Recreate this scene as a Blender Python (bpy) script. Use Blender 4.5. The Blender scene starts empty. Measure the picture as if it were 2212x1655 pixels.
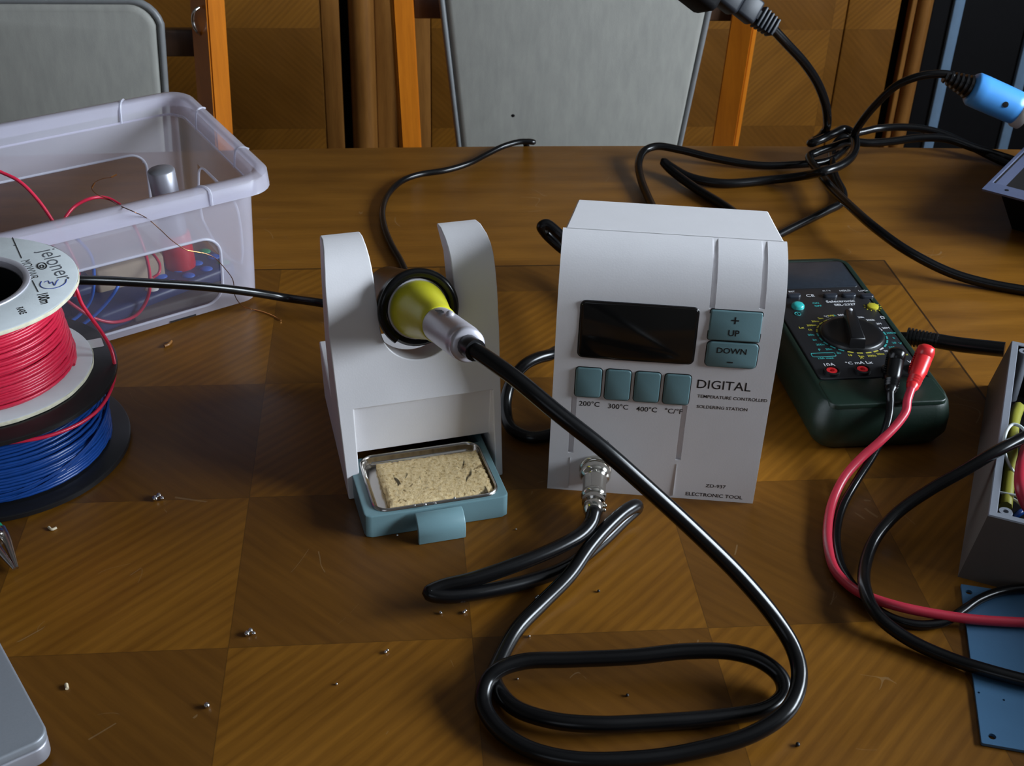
import bpy, bmesh, math, random
from mathutils import Vector, Matrix
random.seed(7)
S = bpy.context.scene
COL = S.collection
V = Vector
TABLE_H = 0.75            # everything is written with the table top at z = 0 and lifted at the end

# ------------------------------------------------------------------ camera (solved from the table inlay)
F = 2722.11
CAM = V((-0.0395, -0.5348, 0.52))
CR = V((0.9957, -0.0884, 0.0291)).normalized()
CF = V((0.0901, 0.8372, -0.5395)).normalized()
CU = CR.cross(CF).normalized()
CR = CF.cross(CU).normalized()


def ray(u, v):
    return (u - 1106) / F * CR - (v - 827.5) / F * CU + CF


def at(u, v, z=0.0):
    d = ray(u, v)
    return CAM + (z - CAM.z) / d.z * d


def atY(u, v, Y):
    d = ray(u, v)
    return CAM + (Y - CAM.y) / d.y * d


def at_plane(u, v, P, N):
    d = ray(u, v)
    return CAM + ((P - CAM).dot(N) / d.dot(N)) * d


def pix(P):
    d = P - CAM
    z = d.dot(CF)
    return 1106 + F * d.dot(CR) / z, 827.5 - F * d.dot(CU) / z


cam_data = bpy.data.cameras.new('camera')
cam_data.sensor_width = 36
cam_data.lens = F * 36 / 2212
cam_data.clip_start = 0.01
cam = bpy.data.objects.new('camera', cam_data)
COL.objects.link(cam)
m = Matrix((CR, CU, -CF)).transposed().to_4x4()
m.translation = CAM + V((0, 0, TABLE_H))
cam.matrix_world = m
S.camera = cam
cam_data.dof.use_dof = True
cam_data.dof.focus_distance = 0.84
cam_data.dof.aperture_fstop = 30.0

# ------------------------------------------------------------------ materials


def srgb(r, g, b):
    f = lambda c: (c / 255) / 12.92 if c / 255 <= .04045 else ((c / 255 + .055) / 1.055) ** 2.4
    return (f(r), f(g), f(b), 1)


class Nodes:
    def __init__(s, name):
        s.m = bpy.data.materials.new(name)
        s.m.use_nodes = True
        s.t = s.m.node_tree
        s.b = s.t.nodes['Principled BSDF']
        s.out = s.t.nodes['Material Output']

    def n(s, typ, **kw):
        x = s.t.nodes.new(typ)
        for k, v in kw.items():
            setattr(x, k, v)
        return x

    def l(s, a, b):
        s.t.links.new(a, b)

    def math(s, op, a, b=None, c=None):
        x = s.n('ShaderNodeMath', operation=op)
        for i, v in enumerate((a, b, c)):
            if v is None:
                continue
            if hasattr(v, 'links'):
                s.l(v, x.inputs[i])
            else:
                x.inputs[i].default_value = v
        return x.outputs[0]

    def mix(s, fac, a, b):
        x = s.n('ShaderNodeMix', data_type='RGBA')
        for sock, v in ((x.inputs[0], fac), (x.inputs[6], a), (x.inputs[7], b)):
            if hasattr(v, 'links'):
                s.l(v, sock)
            else:
                sock.default_value = v
        return x.outputs[2]

    def ramp(s, fac, stops):
        x = s.n('ShaderNodeValToRGB')
        e = x.color_ramp.elements
        while len(e) < len(stops):
            e.new(.5)
        for el, (p, c) in zip(e, stops):
            el.position = p
            el.color = c
        s.l(fac, x.inputs[0])
        return x.outputs[0]

    def noise(s, vec, scale, detail=3, rough=.5, dist=0.0):
        x = s.n('ShaderNodeTexNoise')
        x.inputs['Scale'].default_value = scale
        x.inputs['Detail'].default_value = detail
        x.inputs['Roughness'].default_value = rough
        x.inputs['Distortion'].default_value = dist
        if vec is not None:
            s.l(vec, x.inputs['Vector'])
        return x.outputs['Fac']

    def coord(s):
        return s.n('ShaderNodeTexCoord').outputs['Object']

    def bump(s, h, strength=.2, dist=.001):
        x = s.n('ShaderNodeBump')
        x.inputs['Strength'].default_value = strength
        x.inputs['Distance'].default_value = dist
        s.l(h, x.inputs['Height'])
        s.l(x.outputs[0], s.b.inputs['Normal'])

    def set(s, **kw):
        for k, v in kw.items():
            s.b.inputs[k.replace('_', ' ')].default_value = v


def plain(name, col, rough=.5, metal=0.0, spec=.5, noise=0.06, nscale=60, bump=0, bscale=300, coat=0):
    a = Nodes(name)
    c = a.coord()
    f = a.noise(c, nscale, 3)
    d = [max(0, x * (1 - noise)) for x in col[:3]] + [1]
    e = [min(1, x * (1 + noise)) for x in col[:3]] + [1]
    a.l(a.ramp(f, [(.3, d), (.7, e)]), a.b.inputs['Base Color'])
    a.set(Roughness=rough, Metallic=metal, Specular_IOR_Level=spec, Coat_Weight=coat)
    if bump:
        a.bump(a.noise(c, bscale, 2), bump, .0006)
    return a.m


def grain_vec(a, u, v, stretch):
    x = a.n('ShaderNodeCombineXYZ')
    a.l(a.math('MULTIPLY', u, stretch), x.inputs[0])
    a.l(v, x.inputs[1])
    return x.outputs[0]


def wood_colour(a, u, v, dark, light, stripe, sscale=55., tint=None):
    """u runs along the grain, v across it"""
    vec = grain_vec(a, u, v, .06)
    vec2 = grain_vec(a, u, v, .22)
    fine = a.noise(vec, 420, 4, .65)
    broad = a.noise(vec2, 26, 3, .5, .6)
    w = a.n('ShaderNodeTexWave', wave_type='BANDS', bands_direction='Y')
    w.inputs['Scale'].default_value = sscale
    w.inputs['Distortion'].default_value = 5.0
    w.inputs['Detail'].default_value = 3
    w.inputs['Detail Scale'].default_value = .35
    a.l(grain_vec(a, u, v, .10), w.inputs['Vector'])
    f = a.math('ADD', a.math('MULTIPLY', w.outputs['Fac'], stripe), a.math('MULTIPLY', fine, .60))
    f = a.math('ADD', f, a.math('MULTIPLY', broad, .75))
    f = a.math('SUBTRACT', f, .34 + stripe * .40)
    return a.ramp(f, [(.12, dark), (.78, light)]), fine


def veneer(name, uaxis, vaxis, cell, off, lightA, darkA, lightB, darkB, border=None, rough=.38, bordcol=None, parity0=0, spread=None):
    a = Nodes(name)
    sep = a.n('ShaderNodeSeparateXYZ')
    a.l(a.coord(), sep.inputs[0])
    X, Y = sep.outputs[uaxis], sep.outputs[vaxis]
    gx = a.math('DIVIDE', a.math('SUBTRACT', X, off[0]), cell[0])
    gy = a.math('DIVIDE', a.math('SUBTRACT', Y, off[1]), cell[1])
    par = a.math('FLOORED_MODULO', a.math('ADD', a.math('ADD', a.math('FLOOR', gx), a.math('FLOOR', gy)), float(parity0)), 2.0)
    r = .70711
    up = a.math('MULTIPLY', a.math('ADD', X, Y), r)
    un = a.math('MULTIPLY', a.math('SUBTRACT', Y, X), r)
    # light cells: grain runs along +45, dark cells along -45
    cA, fA = wood_colour(a, up, un, darkA, lightA, .20, 38)
    cB, fB = wood_colour(a, un, up, darkB, lightB, .12, 34)
    col = a.mix(par, cA, cB)
    fine = fA
    # thin joints
    def joint(g, c):
        d = a.math('ABSOLUTE', a.math('SUBTRACT', a.math('FRACT', a.math('ADD', g, .5)), .5))
        return a.math('LESS_THAN', d, .0022)
    j = a.math('MAXIMUM', joint(gx, cell[0]), joint(gy, cell[1]))
    col = a.mix(a.math('MULTIPLY', j, .35), col, (.012, .006, .002, 1))
    if border:
        top, right = border
        cC, fC = wood_colour(a, X, Y, bordcol[0], bordcol[1], .13, 12)
        out = a.math('MAXIMUM', a.math('GREATER_THAN', Y, top), a.math('GREATER_THAN', X, right))
        col = a.mix(out, col, cC)
        lt = a.math('MULTIPLY', a.math('LESS_THAN', a.math('ABSOLUTE', a.math('SUBTRACT', Y, top)), .0009), a.math('LESS_THAN', X, right + .0009))
        lr = a.math('MULTIPLY', a.math('LESS_THAN', a.math('ABSOLUTE', a.math('SUBTRACT', X, right)), .0009), a.math('LESS_THAN', Y, top))
        col = a.mix(a.math('MULTIPLY', a.math('MAXIMUM', lt, lr), .85), col, (.01, .005, .002, 1))
        # worn scratches: thin, pale, broken hair lines with an arc to them
        for sc, dist, th in ((3.1, 2.2, .0045), (5.3, 3.0, .004)):
            vv = a.n('ShaderNodeTexNoise')
            vv.inputs['Scale'].default_value = sc
            vv.inputs['Detail'].default_value = .5
            vv.inputs['Distortion'].default_value = dist
            a.l(a.coord(), vv.inputs['Vector'])
            ln = a.math('LESS_THAN', a.math('ABSOLUTE', a.math('SUBTRACT', vv.outputs['Fac'], .53)), th * .35)
            gate = a.math('GREATER_THAN', a.noise(a.coord(), 24, 2), .60)
            col = a.mix(a.math('MULTIPLY', a.math('MULTIPLY', ln, gate), .16), col, (.45, .34, .2, 1))
    a.l(col, a.b.inputs['Base Color'])
    rr = a.math('ADD', a.math('MULTIPLY', a.noise(a.coord(), 30, 4), .16), rough - .08)
    a.l(rr, a.b.inputs['Roughness'])
    a.set(Specular_IOR_Level=.34)
    a.bump(fine, .12, .0004)
    return a.m


def wood_plain(name, dark, light, axis=2, rough=.4):
    a = Nodes(name)
    sep = a.n('ShaderNodeSeparateXYZ')
    a.l(a.coord(), sep.inputs[0])
    o = [0, 1, 2]
    o.remove(axis)
    v = a.math('ADD', sep.outputs[o[0]], a.math('MULTIPLY', sep.outputs[o[1]], .7))
    c, f = wood_colour(a, sep.outputs[axis], v, dark, light, .12, 20)
    a.l(c, a.b.inputs['Base Color'])
    a.set(Roughness=rough)
    return a.m


def frosted(name, col, alpha, rough=.35):
    a = Nodes(name)
    c = a.coord()
    d = a.n('ShaderNodeBsdfDiffuse')
    d.inputs[0].default_value = col
    t = a.n('ShaderNodeBsdfTranslucent')
    t.inputs[0].default_value = col
    mx = a.n('ShaderNodeMixShader')
    mx.inputs[0].default_value = .5
    a.l(d.outputs[0], mx.inputs[1])
    a.l(t.outputs[0], mx.inputs[2])
    g = a.n('ShaderNodeBsdfGlossy')
    g.inputs['Color'].default_value = (1, 1, 1, 1)
    g.inputs['Roughness'].default_value = rough
    fr = a.n('ShaderNodeFresnel')
    fr.inputs[0].default_value = 1.45
    mg = a.n('ShaderNodeMixShader')
    a.l(fr.outputs[0], mg.inputs[0])
    a.l(mx.outputs[0], mg.inputs[1])
    a.l(g.outputs[0], mg.inputs[2])
    tr = a.n('ShaderNodeBsdfTransparent')
    mo = a.n('ShaderNodeMixShader')
    al = a.math('ADD', a.math('MULTIPLY', a.noise(c, 40, 3), .06), alpha - .03)
    a.l(al, mo.inputs[0])
    a.l(tr.outputs[0], mo.inputs[1])
    a.l(mg.outputs[0], mo.inputs[2])
    a.l(mo.outputs[0], a.out.inputs[0])
    return a.m


def sponge_mat():
    a = Nodes('cellulose_sponge')
    c = a.coord()
    n1 = a.noise(c, 420, 4, .6)
    n2 = a.noise(c, 150, 2, .5, 1.5)
    col = a.ramp(n1, [(.28, (.34, .20, .07, 1)), (.42, (.74, .54, .27, 1)), (.7, (.88, .70, .42, 1))])
    pit = a.ramp(n2, [(.30, (1, 1, 1, 1)), (.36, (0, 0, 0, 1))])
    mp = a.n('ShaderNodeMapping')
    mp.inputs['Scale'].default_value = (1, .28, 1)
    mp.inputs['Rotation'].default_value = (0, 0, .5)
    a.l(c, mp.inputs[0])
    cut = a.ramp(a.noise(mp.outputs[0], 150, 2, .5, .8), [(.29, (1, 1, 1, 1)), (.335, (0, 0, 0, 1))])
    col = a.mix(a.math('MULTIPLY', pit, .75), col, (.16, .09, .03, 1))
    col = a.mix(a.math('MULTIPLY', cut, .9), col, (.02, .014, .008, 1))
    a.l(col, a.b.inputs['Base Color'])
    a.set(Roughness=.9, Specular_IOR_Level=.2)
    a.bump(n1, .55, .0009)
    return a.m


def fabric(name, c1, c2):
    a = Nodes(name)
    c = a.coord()
    mp = a.n('ShaderNodeMapping')
    mp.inputs['Scale'].default_value = (1, 1, .25)
    a.l(c, mp.inputs[0])
    n1 = a.noise(mp.outputs[0], 90, 4, .6)
    a.l(a.ramp(n1, [(.3, c1), (.7, c2)]), a.b.inputs['Base Color'])
    a.set(Roughness=.6, Specular_IOR_Level=.3)
    a.bump(a.noise(c, 700, 2), .15, .0005)
    return a.m


CELL = .13944
M = {}
M['table'] = veneer('marquetry_table_top', 0, 1, (CELL, CELL), (0, 0),
                    (.255, .105, .010, 1), (.135, .051, .004, 1), (.165, .067, .008, 1), (.095, .036, .004, 1),
                    border=(.4655, .4080), bordcol=((.150, .058, .006, 1), (.30, .125, .015, 1)), rough=.36, parity0=0)
M['door'] = veneer('marquetry_door', 0, 2, (.19, .19), (-.165, -.37),
                   (.33, .135, .016, 1), (.19, .075, .009, 1), (.25, .10, .013, 1), (.145, .056, .006, 1), rough=.45)
M['wood'] = wood_plain('stained_wood', (.20, .078, .015, 1), (.40, .175, .038, 1))
M['wood_dark'] = wood_plain('shaded_brown_wood', (.055, .026, .012, 1), (.11, .052, .022, 1))
M['chair_wood'] = wood_plain('chair_beech', (.42, .115, .004, 1), (.66, .20, .010, 1), rough=.33)
M['chair_rail'] = wood_plain('chair_dark_rail', (.045, .022, .012, 1), (.09, .042, .022, 1))
M['white'] = plain('white_abs_plastic', (.80, .78, .80, 1), .38, noise=.012, bump=.06, bscale=900)
M['cream'] = plain('cream_abs_plastic', (.72, .68, .58, 1), .42, noise=.01)
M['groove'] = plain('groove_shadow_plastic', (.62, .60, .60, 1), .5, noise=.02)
M['teal'] = plain('grey_teal_plastic', (.165, .285, .315, 1), .36, noise=.025, bump=.04, bscale=900)
M['teal_key'] = plain('grey_teal_keys', (.130, .235, .258, 1), .42, noise=.03, bump=.05, bscale=900)
M['display'] = plain('smoked_display', (.006, .006, .006, 1), .10, noise=.2, nscale=25, spec=.5)
M['black'] = plain('black_pvc', (.0035, .0035, .004, 1), .24, noise=.1, spec=.38)
M['black_satin'] = plain('black_satin_plastic', (.006, .006, .007, 1), .34, noise=.1)
M['black_matt'] = plain('black_matt_plastic', (.004, .004, .005, 1), .7, noise=.1, spec=.2)
M['yellow'] = plain('yellow_plastic', (.66, .62, .030, 1), .33, noise=.015)
M['silver'] = plain('silver_paint', (.60, .58, .64, 1), .34, metal=.35, noise=.02)
M['silver_dark'] = plain('anodised_silver', (.34, .34, .38, 1), .42, metal=.55, noise=.03)
M['chrome'] = plain('nickel_plate', (.66, .63, .57, 1), .16, metal=1, noise=.03)
M['steel'] = plain('stamped_steel', (.60, .57, .54, 1), .20, metal=1, noise=.03)
M['sponge'] = sponge_mat()
M['green'] = plain('dark_green_rubber', (.0035, .0145, .0085, 1), .42, noise=.06, bump=.12, bscale=600)
M['meter_face'] = plain('meter_faceplate', (.011, .011, .013, 1), .42, noise=.05)
M['meter_screen'] = plain('meter_screen', (.020, .026, .036, 1), .30, noise=.12, nscale=300)
M['meter_key'] = plain('dark_blue_grey_keys', (.022, .026, .036, 1), .30)
M['turquoise'] = plain('turquoise_plastic', (.03, .42, .40, 1), .28)
M['ink_white'] = plain('white_print', (.62, .62, .64, 1), .5)
M['ink_yellow'] = plain('yellow_print', (.50, .44, .05, 1), .5)
M['ink_cyan'] = plain('cyan_print', (.04, .34, .33, 1), .5)
M['ink_black'] = plain('black_print', (.012, .012, .014, 1), .5)
M['ink_grey'] = plain('grey_print', (.13, .14, .16, 1), .6)
M['ink_blue'] = plain('blue_pen', (.03, .06, .30, 1), .6)
M['knob_yellow'] = plain('yellow_trimmer', (.50, .44, .03, 1), .4)
M['red'] = plain('red_plastic', (.62, .020, .024, 1), .32, noise=.03)
M['red_wire'] = plain('red_wire_pvc', (.62, .020, .060, 1), .30, noise=.06, nscale=200)
M['red_lead'] = plain('red_lead_pvc', (.50, .028, .055, 1), .33, noise=.04)
M['blue_wire'] = plain('blue_wire_pvc', (.008, .055, .26, 1), .28, noise=.08, nscale=200)
M['lightblue_wire'] = plain('light_blue_wire_pvc', (.02, .14, .60, 1), .35)
M['card'] = plain('white_board', (.60, .64, .66, 1), .6, noise=.04, nscale=90, bump=.08, bscale=500)
M['card_edge'] = plain('cream_fibreboard', (.62, .58, .44, 1), .8, noise=.1, nscale=300, bump=.5, bscale=500)
M['spool_black'] = plain('black_spool_plastic', (.010, .010, .011, 1), .33, noise=.1)
M['frost'] = frosted('frosted_polypropylene', (.86, .83, .96, 1), .63)
M['clear'] = frosted('clear_polypropylene', (.50, .44, .56, 1), .22, .2)
M['rim'] = frosted('frosted_rim', (.82, .80, .94, 1), .62)
M['rib'] = frosted('rib_polypropylene', (.88, .88, .98, 1), .85)
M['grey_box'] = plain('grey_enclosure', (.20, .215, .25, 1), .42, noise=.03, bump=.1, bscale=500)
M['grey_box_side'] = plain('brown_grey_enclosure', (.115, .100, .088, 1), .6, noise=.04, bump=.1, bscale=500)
M['bluegrey'] = plain('blue_grey_panel', (.060, .150, .27, 1), .40, noise=.03, bump=.05, bscale=700)
M['chassis'] = plain('slate_chassis', (.085, .10, .17, 1), .45, noise=.04)
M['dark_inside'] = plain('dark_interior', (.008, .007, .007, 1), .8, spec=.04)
M['blue_grip'] = plain('sky_blue_grip', (.085, .36, .86, 1), .30, noise=.02)
M['lavender_strip'] = plain('pale_blue_strip', (.17, .27, .40, 1), .5, noise=.04)
M['plug'] = plain('grey_black_plug', (.010, .013, .020, 1), .5, noise=.05)
M['pad'] = fabric('grey_chair_leatherette', (.30, .295, .27, 1), (.355, .348, .315, 1))
M['piping'] = plain('grey_piping', (.20, .205, .21, 1), .4)
M['laptop'] = plain('silver_laptop_shell', (.22, .235, .26, 1), .42, metal=.25, noise=.03, nscale=900)
M['copper'] = plain('bare_copper', (.80, .36, .12, 1), .25, metal=1)
M['copper_dark'] = plain('enamelled_copper', (.14, .055, .022, 1), .30, metal=.6)
M['solder'] = plain('solder', (.72, .72, .74, 1), .16, metal=1)
M['offcut'] = plain('pale_insulation', (.62, .52, .36, 1), .5)
M['green_grip'] = plain('green_grip', (.01, .23, .12, 1), .4)
M['tan'] = plain('tan_card', (.46, .37, .26, 1), .8)
M['navy'] = plain('navy_plastic', (.030, .045, .12, 1), .4)
M['blue_key'] = plain('blue_keys', (.05, .16, .62, 1), .4)
M['green_key'] = plain('green_keys', (.02, .28, .10, 1), .4)
M['white_key'] = plain('white_keys', (.6, .58, .55, 1), .4)
M['yellow_green'] = plain('yellow_green_wire', (.26, .25, .03, 1), .4)
M['white_wire'] = plain('white_wire', (.60, .66, .66, 1), .35)
M['wall'] = plain('warm_wall_paint', (.12, .105, .09, 1), .9, noise=.03, nscale=6)
M['ceiling'] = plain('ceiling_paint', (.20, .195, .19, 1), .9, noise=.02, nscale=6)
M['floor'] = veneer('parquet_floor', 0, 1, (.3, .3), (.1, .05), (.26, .125, .035, 1), (.12, .05, .012, 1), (.18, .085, .022, 1), (.09, .04, .01, 1), rough=.45)
M['frame'] = plain('white_window_frame', (.7, .7, .68, 1), .4)

# ------------------------------------------------------------------ mesh helpers


class MB:
    def __init__(s):
        s.b = bmesh.new()

    def box(s, c, size, R=None, bev=0, seg=2):
        t = bmesh.new()
        bmesh.ops.create_cube(t, size=1)
        bmesh.ops.scale(t, vec=size, verts=t.verts)
        if bev:
            bmesh.ops.bevel(t, geom=t.edges[:], offset=bev, segments=seg, profile=.5, affect='EDGES')
        if R is not None:
            bmesh.ops.transform(t, matrix=R.to_4x4(), verts=t.verts)
        bmesh.ops.translate(t, vec=c, verts=t.verts)
        s.add(t)
        return s

    def add(s, t):
        me = bpy.data.meshes.new('tmp')
        t.to_mesh(me)
        t.free()
        s.b.from_mesh(me)
        bpy.data.meshes.remove(me)

    def prism(s, poly, o, ex, ey, ez, h, bev=0, seg=2, taper=1.0, only_top=False):
        """poly in (ex, ey), extruded h along ez"""
        t = bmesh.new()
        cx = sum(p[0] for p in poly) / len(poly)
        cy = sum(p[1] for p in poly) / len(poly)
        lo = [t.verts.new(o + ex * p[0] + ey * p[1]) for p in poly]
        hi = [t.verts.new(o + ex * (cx + (p[0] - cx) * taper) + ey * (cy + (p[1] - cy) * taper) + ez * h) for p in poly]
        n = len(poly)
        f0 = t.faces.new(lo[::-1])
        f1 = t.faces.new(hi)
        for i in range(n):
            t.faces.new((lo[i], lo[(i + 1) % n], hi[(i + 1) % n], hi[i]))
        bmesh.ops.recalc_face_normals(t, faces=t.faces[:])
        if bev:
            es = list(f1.edges) if only_top else list(set(f1.edges) | set(f0.edges))
            bmesh.ops.bevel(t, geom=es, offset=bev, segments=seg, profile=.5, affect='EDGES')
        s.add(t)
        return s

    def lathe(s, prof, o, axis, n=32, cap=True):
        """prof: (radius, distance along axis)"""
        ax = axis.normalized()
        ex = ax.orthogonal().normalized()
        ey = ax.cross(ex)
        t = bmesh.new()
        rings = []
        for r, h in prof:
            rings.append([t.verts.new(o + ax * h + (ex * math.cos(2 * math.pi * i / n) + ey * math.sin(2 * math.pi * i / n)) * max(r, 1e-5)) for i in range(n)])
        for a, b in zip(rings, rings[1:]):
            for i in range(n):
                t.faces.new((a[i], a[(i + 1) % n], b[(i + 1) % n], b[i]))
        if cap:
            t.faces.new(rings[0][::-1])
            t.faces.new(rings[-1])
        bmesh.ops.recalc_face_normals(t, faces=t.faces[:])
        s.add(t)
        return s

    def tube(s, pts, r, n=12, closed=False, sub=8, smooth=True):
        P = spline(pts, sub, closed) if smooth else [V(p) for p in pts]
        t = bmesh.new()
        rings = []
        prev = None
        N = len(P)
        for i, p in enumerate(P):
            if closed:
                tg = (P[(i + 1) % N] - P[i - 1])
            else:
                tg = P[min(i + 1, N - 1)] - P[max(i - 1, 0)]
            tg.normalize()
            if prev is None:
                nx = tg.orthogonal().normalized()
            else:
                nx = (prev - tg * prev.dot(tg)).normalized()
            prev = nx
            ny = tg.cross(nx)
            rr = r(i / (N - 1)) if callable(r) else r
            rings.append([t.verts.new(p + (nx * math.cos(2 * math.pi * k / n) + ny * math.sin(2 * math.pi * k / n)) * rr) for k in range(n)])
        prs = list(zip(rings, rings[1:]))
        for a, b in prs:
            for i in range(n):
                t.faces.new((a[i], a[(i + 1) % n], b[(i + 1) % n], b[i]))
        if closed:
            a, b = rings[-1], rings[0]
            best = min(range(n), key=lambda k: (a[0].co - b[k].co).length)
            for i in range(n):
                t.faces.new((a[i], a[(i + 1) % n], b[(i + 1 + best) % n], b[(i + best) % n]))
        else:
            t.faces.new(rings[0][::-1])
            t.faces.new(rings[-1])
        bmesh.ops.recalc_face_normals(t, faces=t.faces[:])
        s.add(t)
        return s

    def sphere(s, c, r, sc=(1, 1, 1), u=12, v=8):
        t = bmesh.new()
        bmesh.ops.create_uvsphere(t, u_segments=u, v_segments=v, radius=r)
        bmesh.ops.scale(t, vec=sc, verts=t.verts)
        bmesh.ops.translate(t, vec=c, verts=t.verts)
        s.add(t)
        return s

    def text(s, body, size, o, ex, ey, align='CENTER', ext=.00002, bold=0.0, sx=1.0, ay='CENTER', fit=None):
        cu = bpy.data.curves.new('t', 'FONT')
        cu.body = body
        cu.size = size
        cu.align_x = align
        cu.align_y = ay
        cu.extrude = ext
        cu.offset = bold
        cu.resolution_u = 3
        ob = bpy.data.objects.new('t', cu)
        COL.objects.link(ob)
        dg = bpy.context.evaluated_depsgraph_get()
        dg.update()
        me = bpy.data.meshes.new_from_object(ob.evaluated_get(dg))
        bpy.data.objects.remove(ob)
        bpy.data.curves.remove(cu)
        ex = ex.normalized()
        if fit:
            xs = [v.co.x for v in me.vertices]
            sx = fit / (max(xs) - min(xs))
        ez = ex.cross(ey).normalized()
        ey = ez.cross(ex)
        mt = Matrix((ex * sx, ey, ez)).transposed().to_4x4()
        mt.translation = o
        me.transform(mt)
        s.b.from_mesh(me)
        bpy.data.meshes.remove(me)
        return s

    def mesh(s, name):
        me = bpy.data.meshes.new(name)
        s.b.to_mesh(me)
        s.b.free()
        return me

    def build(s, name, mat, parent=None, smooth=50, loc=None):
        me = s.mesh(name)
        return link(name, me, mat, parent, smooth, loc)


def link(name, me, mat, parent=None, smooth=35, loc=None):
    o = bpy.data.objects.new(name, me)
    COL.objects.link(o)
    off = world(parent) if parent else (V(loc) if loc is not None else V((0, 0, 0)))
    me.transform(Matrix.Translation(-off))
    if parent:
        o.parent = parent
    else:
        o.location = off
    for x in (mat if isinstance(mat, (list, tuple)) else [mat]):
        me.materials.append(x)
    if smooth:
        for p in me.polygons:
            p.use_smooth = True
        me.set_sharp_from_angle(angle=math.radians(smooth))
    return o


def world(o):
    p = V((0, 0, 0))
    while o is not None:
        p += o.location
        o = o.parent
    return p


def spline(pts, sub, closed=False):
    pts = [V(p) for p in pts]
    n = len(pts)
    out = []
    rng = range(n) if closed else range(n - 1)
    for i in rng:
        if closed:
            p0, p1, p2, p3 = pts[i - 1], pts[i], pts[(i + 1) % n], pts[(i + 2) % n]
        else:
            p1, p2 = pts[i], pts[i + 1]
            p0 = pts[i - 1] if i else p1 * 2 - p2
            p3 = pts[i + 2] if i + 2 < n else p2 * 2 - p1
        # centripetal Catmull-Rom
        t0 = 0
        t1 = t0 + max((p1 - p0).length, 1e-6) ** .5
        t2 = t1 + max((p2 - p1).length, 1e-6) ** .5
        t3 = t2 + max((p3 - p2).length, 1e-6) ** .5
        for k in range(sub):
            t = t1 + (t2 - t1) * k / sub
            a1 = p0 * ((t1 - t) / (t1 - t0)) + p1 * ((t - t0) / (t1 - t0))
            a2 = p1 * ((t2 - t) / (t2 - t1)) + p2 * ((t - t1) / (t2 - t1))
            a3 = p2 * ((t3 - t) / (t3 - t2)) + p3 * ((t - t2) / (t3 - t2))
            b1 = a1 * ((t2 - t) / (t2 - t0)) + a2 * ((t - t0) / (t2 - t0))
            b2 = a2 * ((t3 - t) / (t3 - t1)) + a3 * ((t - t1) / (t3 - t1))
            out.append(b1 * ((t2 - t) / (t2 - t1)) + b2 * ((t - t1) / (t2 - t1)))
    if not closed:
        out.append(pts[-1])
    return out


def rrect(x0, y0, x1, y1, r, k=5):
    out = []
    for cx, cy, a0 in ((x1 - r, y1 - r, 0), (x0 + r, y1 - r, 90), (x0 + r, y0 + r, 180), (x1 - r, y0 + r, 270)):
        for i in range(k + 1):
            a = math.radians(a0 + 90 * i / k)
            out.append((cx + r * math.cos(a), cy + r * math.sin(a)))
    return out


def thing(name, label, cat, loc, group=None):
    o = bpy.data.objects.new(name, None)
    o.empty_display_size = .02
    COL.objects.link(o)
    o.location = loc
    return tag(o, label, cat, group)


def tag(o, label, cat, group=None):
    o['label'] = label
    o['category'] = cat
    if group:
        o['group'] = group
    return o


def structure(o):
    o['kind'] = 'structure'
    return o


def boolean(ob, cutters, bev=0, seg=2, ang=30):
    for c in cutters:
        md = ob.modifiers.new('cut', 'BOOLEAN')
        md.object = c
        md.operation = 'DIFFERENCE'
        md.solver = 'EXACT'
    if bev:
        md = ob.modifiers.new('bev', 'BEVEL')
        md.width = bev
        md.segments = seg
        md.limit_method = 'ANGLE'
        md.angle_limit = math.radians(ang)
        md.harden_normals = False
    dg = bpy.context.evaluated_depsgraph_get()
    dg.update()
    me = bpy.data.meshes.new_from_object(ob.evaluated_get(dg))
    old = ob.data
    ob.modifiers.clear()
    ob.data = me
    bpy.data.meshes.remove(old)
    for c in cutters:
        d = c.data
        bpy.data.objects.remove(c)
        bpy.data.meshes.remove(d)
    for p in me.polygons:
        p.use_smooth = True
    me.set_sharp_from_angle(angle=math.radians(32))
    wn = ob.modifiers.new('wn', 'WEIGHTED_NORMAL')
    wn.keep_sharp = True
    return ob


EX, EY, EZ = V((1, 0, 0)), V((0, 1, 0)), V((0, 0, 1))

# ------------------------------------------------------------------ room
X0, X1, Y0, Y1, Z0, Z1 = -2.3, 2.0, -2.4, 2.22, -.75, 2.0
b = MB(); b.box(V(((X0 + X1) / 2, (Y0 + Y1) / 2, Z0 - .025)), (X1 - X0 + .2, Y1 - Y0 + .2, .05))
structure(b.build('floor', M['floor'], loc=(0, 0, Z0), smooth=0))
b = MB(); b.box(V(((X0 + X1) / 2, (Y0 + Y1) / 2, Z1 + .025)), (X1 - X0 + .2, Y1 - Y0 + .2, .05))
structure(b.build('ceiling', M['ceiling'], smooth=0))
b = MB(); b.box(V(((X0 + X1) / 2, Y1 + .05, (Z0 + Z1) / 2)), (X1 - X0 + .2, .1, Z1 - Z0))
structure(b.build('wall_back', M['wall'], smooth=0))
b = MB(); b.box(V((X0 - .05, (Y0 + Y1) / 2, (Z0 + Z1) / 2)), (.1, Y1 - Y0, Z1 - Z0))
structure(b.build('wall_left', M['wall'], smooth=0))


def wall_with_hole(name, axis, pos, a0, a1, h0, h1, z0, z1):
    """wall in the plane axis = pos, spanning a0..a1, opening h0..h1 x z0..z1"""
    b = MB()
    for (p, q, r, s) in ((a0, h0, Z0, Z1), (h1, a1, Z0, Z1), (h0, h1, Z0, z0), (h0, h1, z1, Z1)):
        c = ((p + q) / 2, (r + s) / 2)
        if axis == 0:
            b.box(V((pos, c[0], c[1])), (.1, q - p, s - r))
        else:
            b.box(V((c[0], pos, c[1])), (q - p, .1, s - r))
    return structure(b.build(name, M['wall'], smooth=0))


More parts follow.
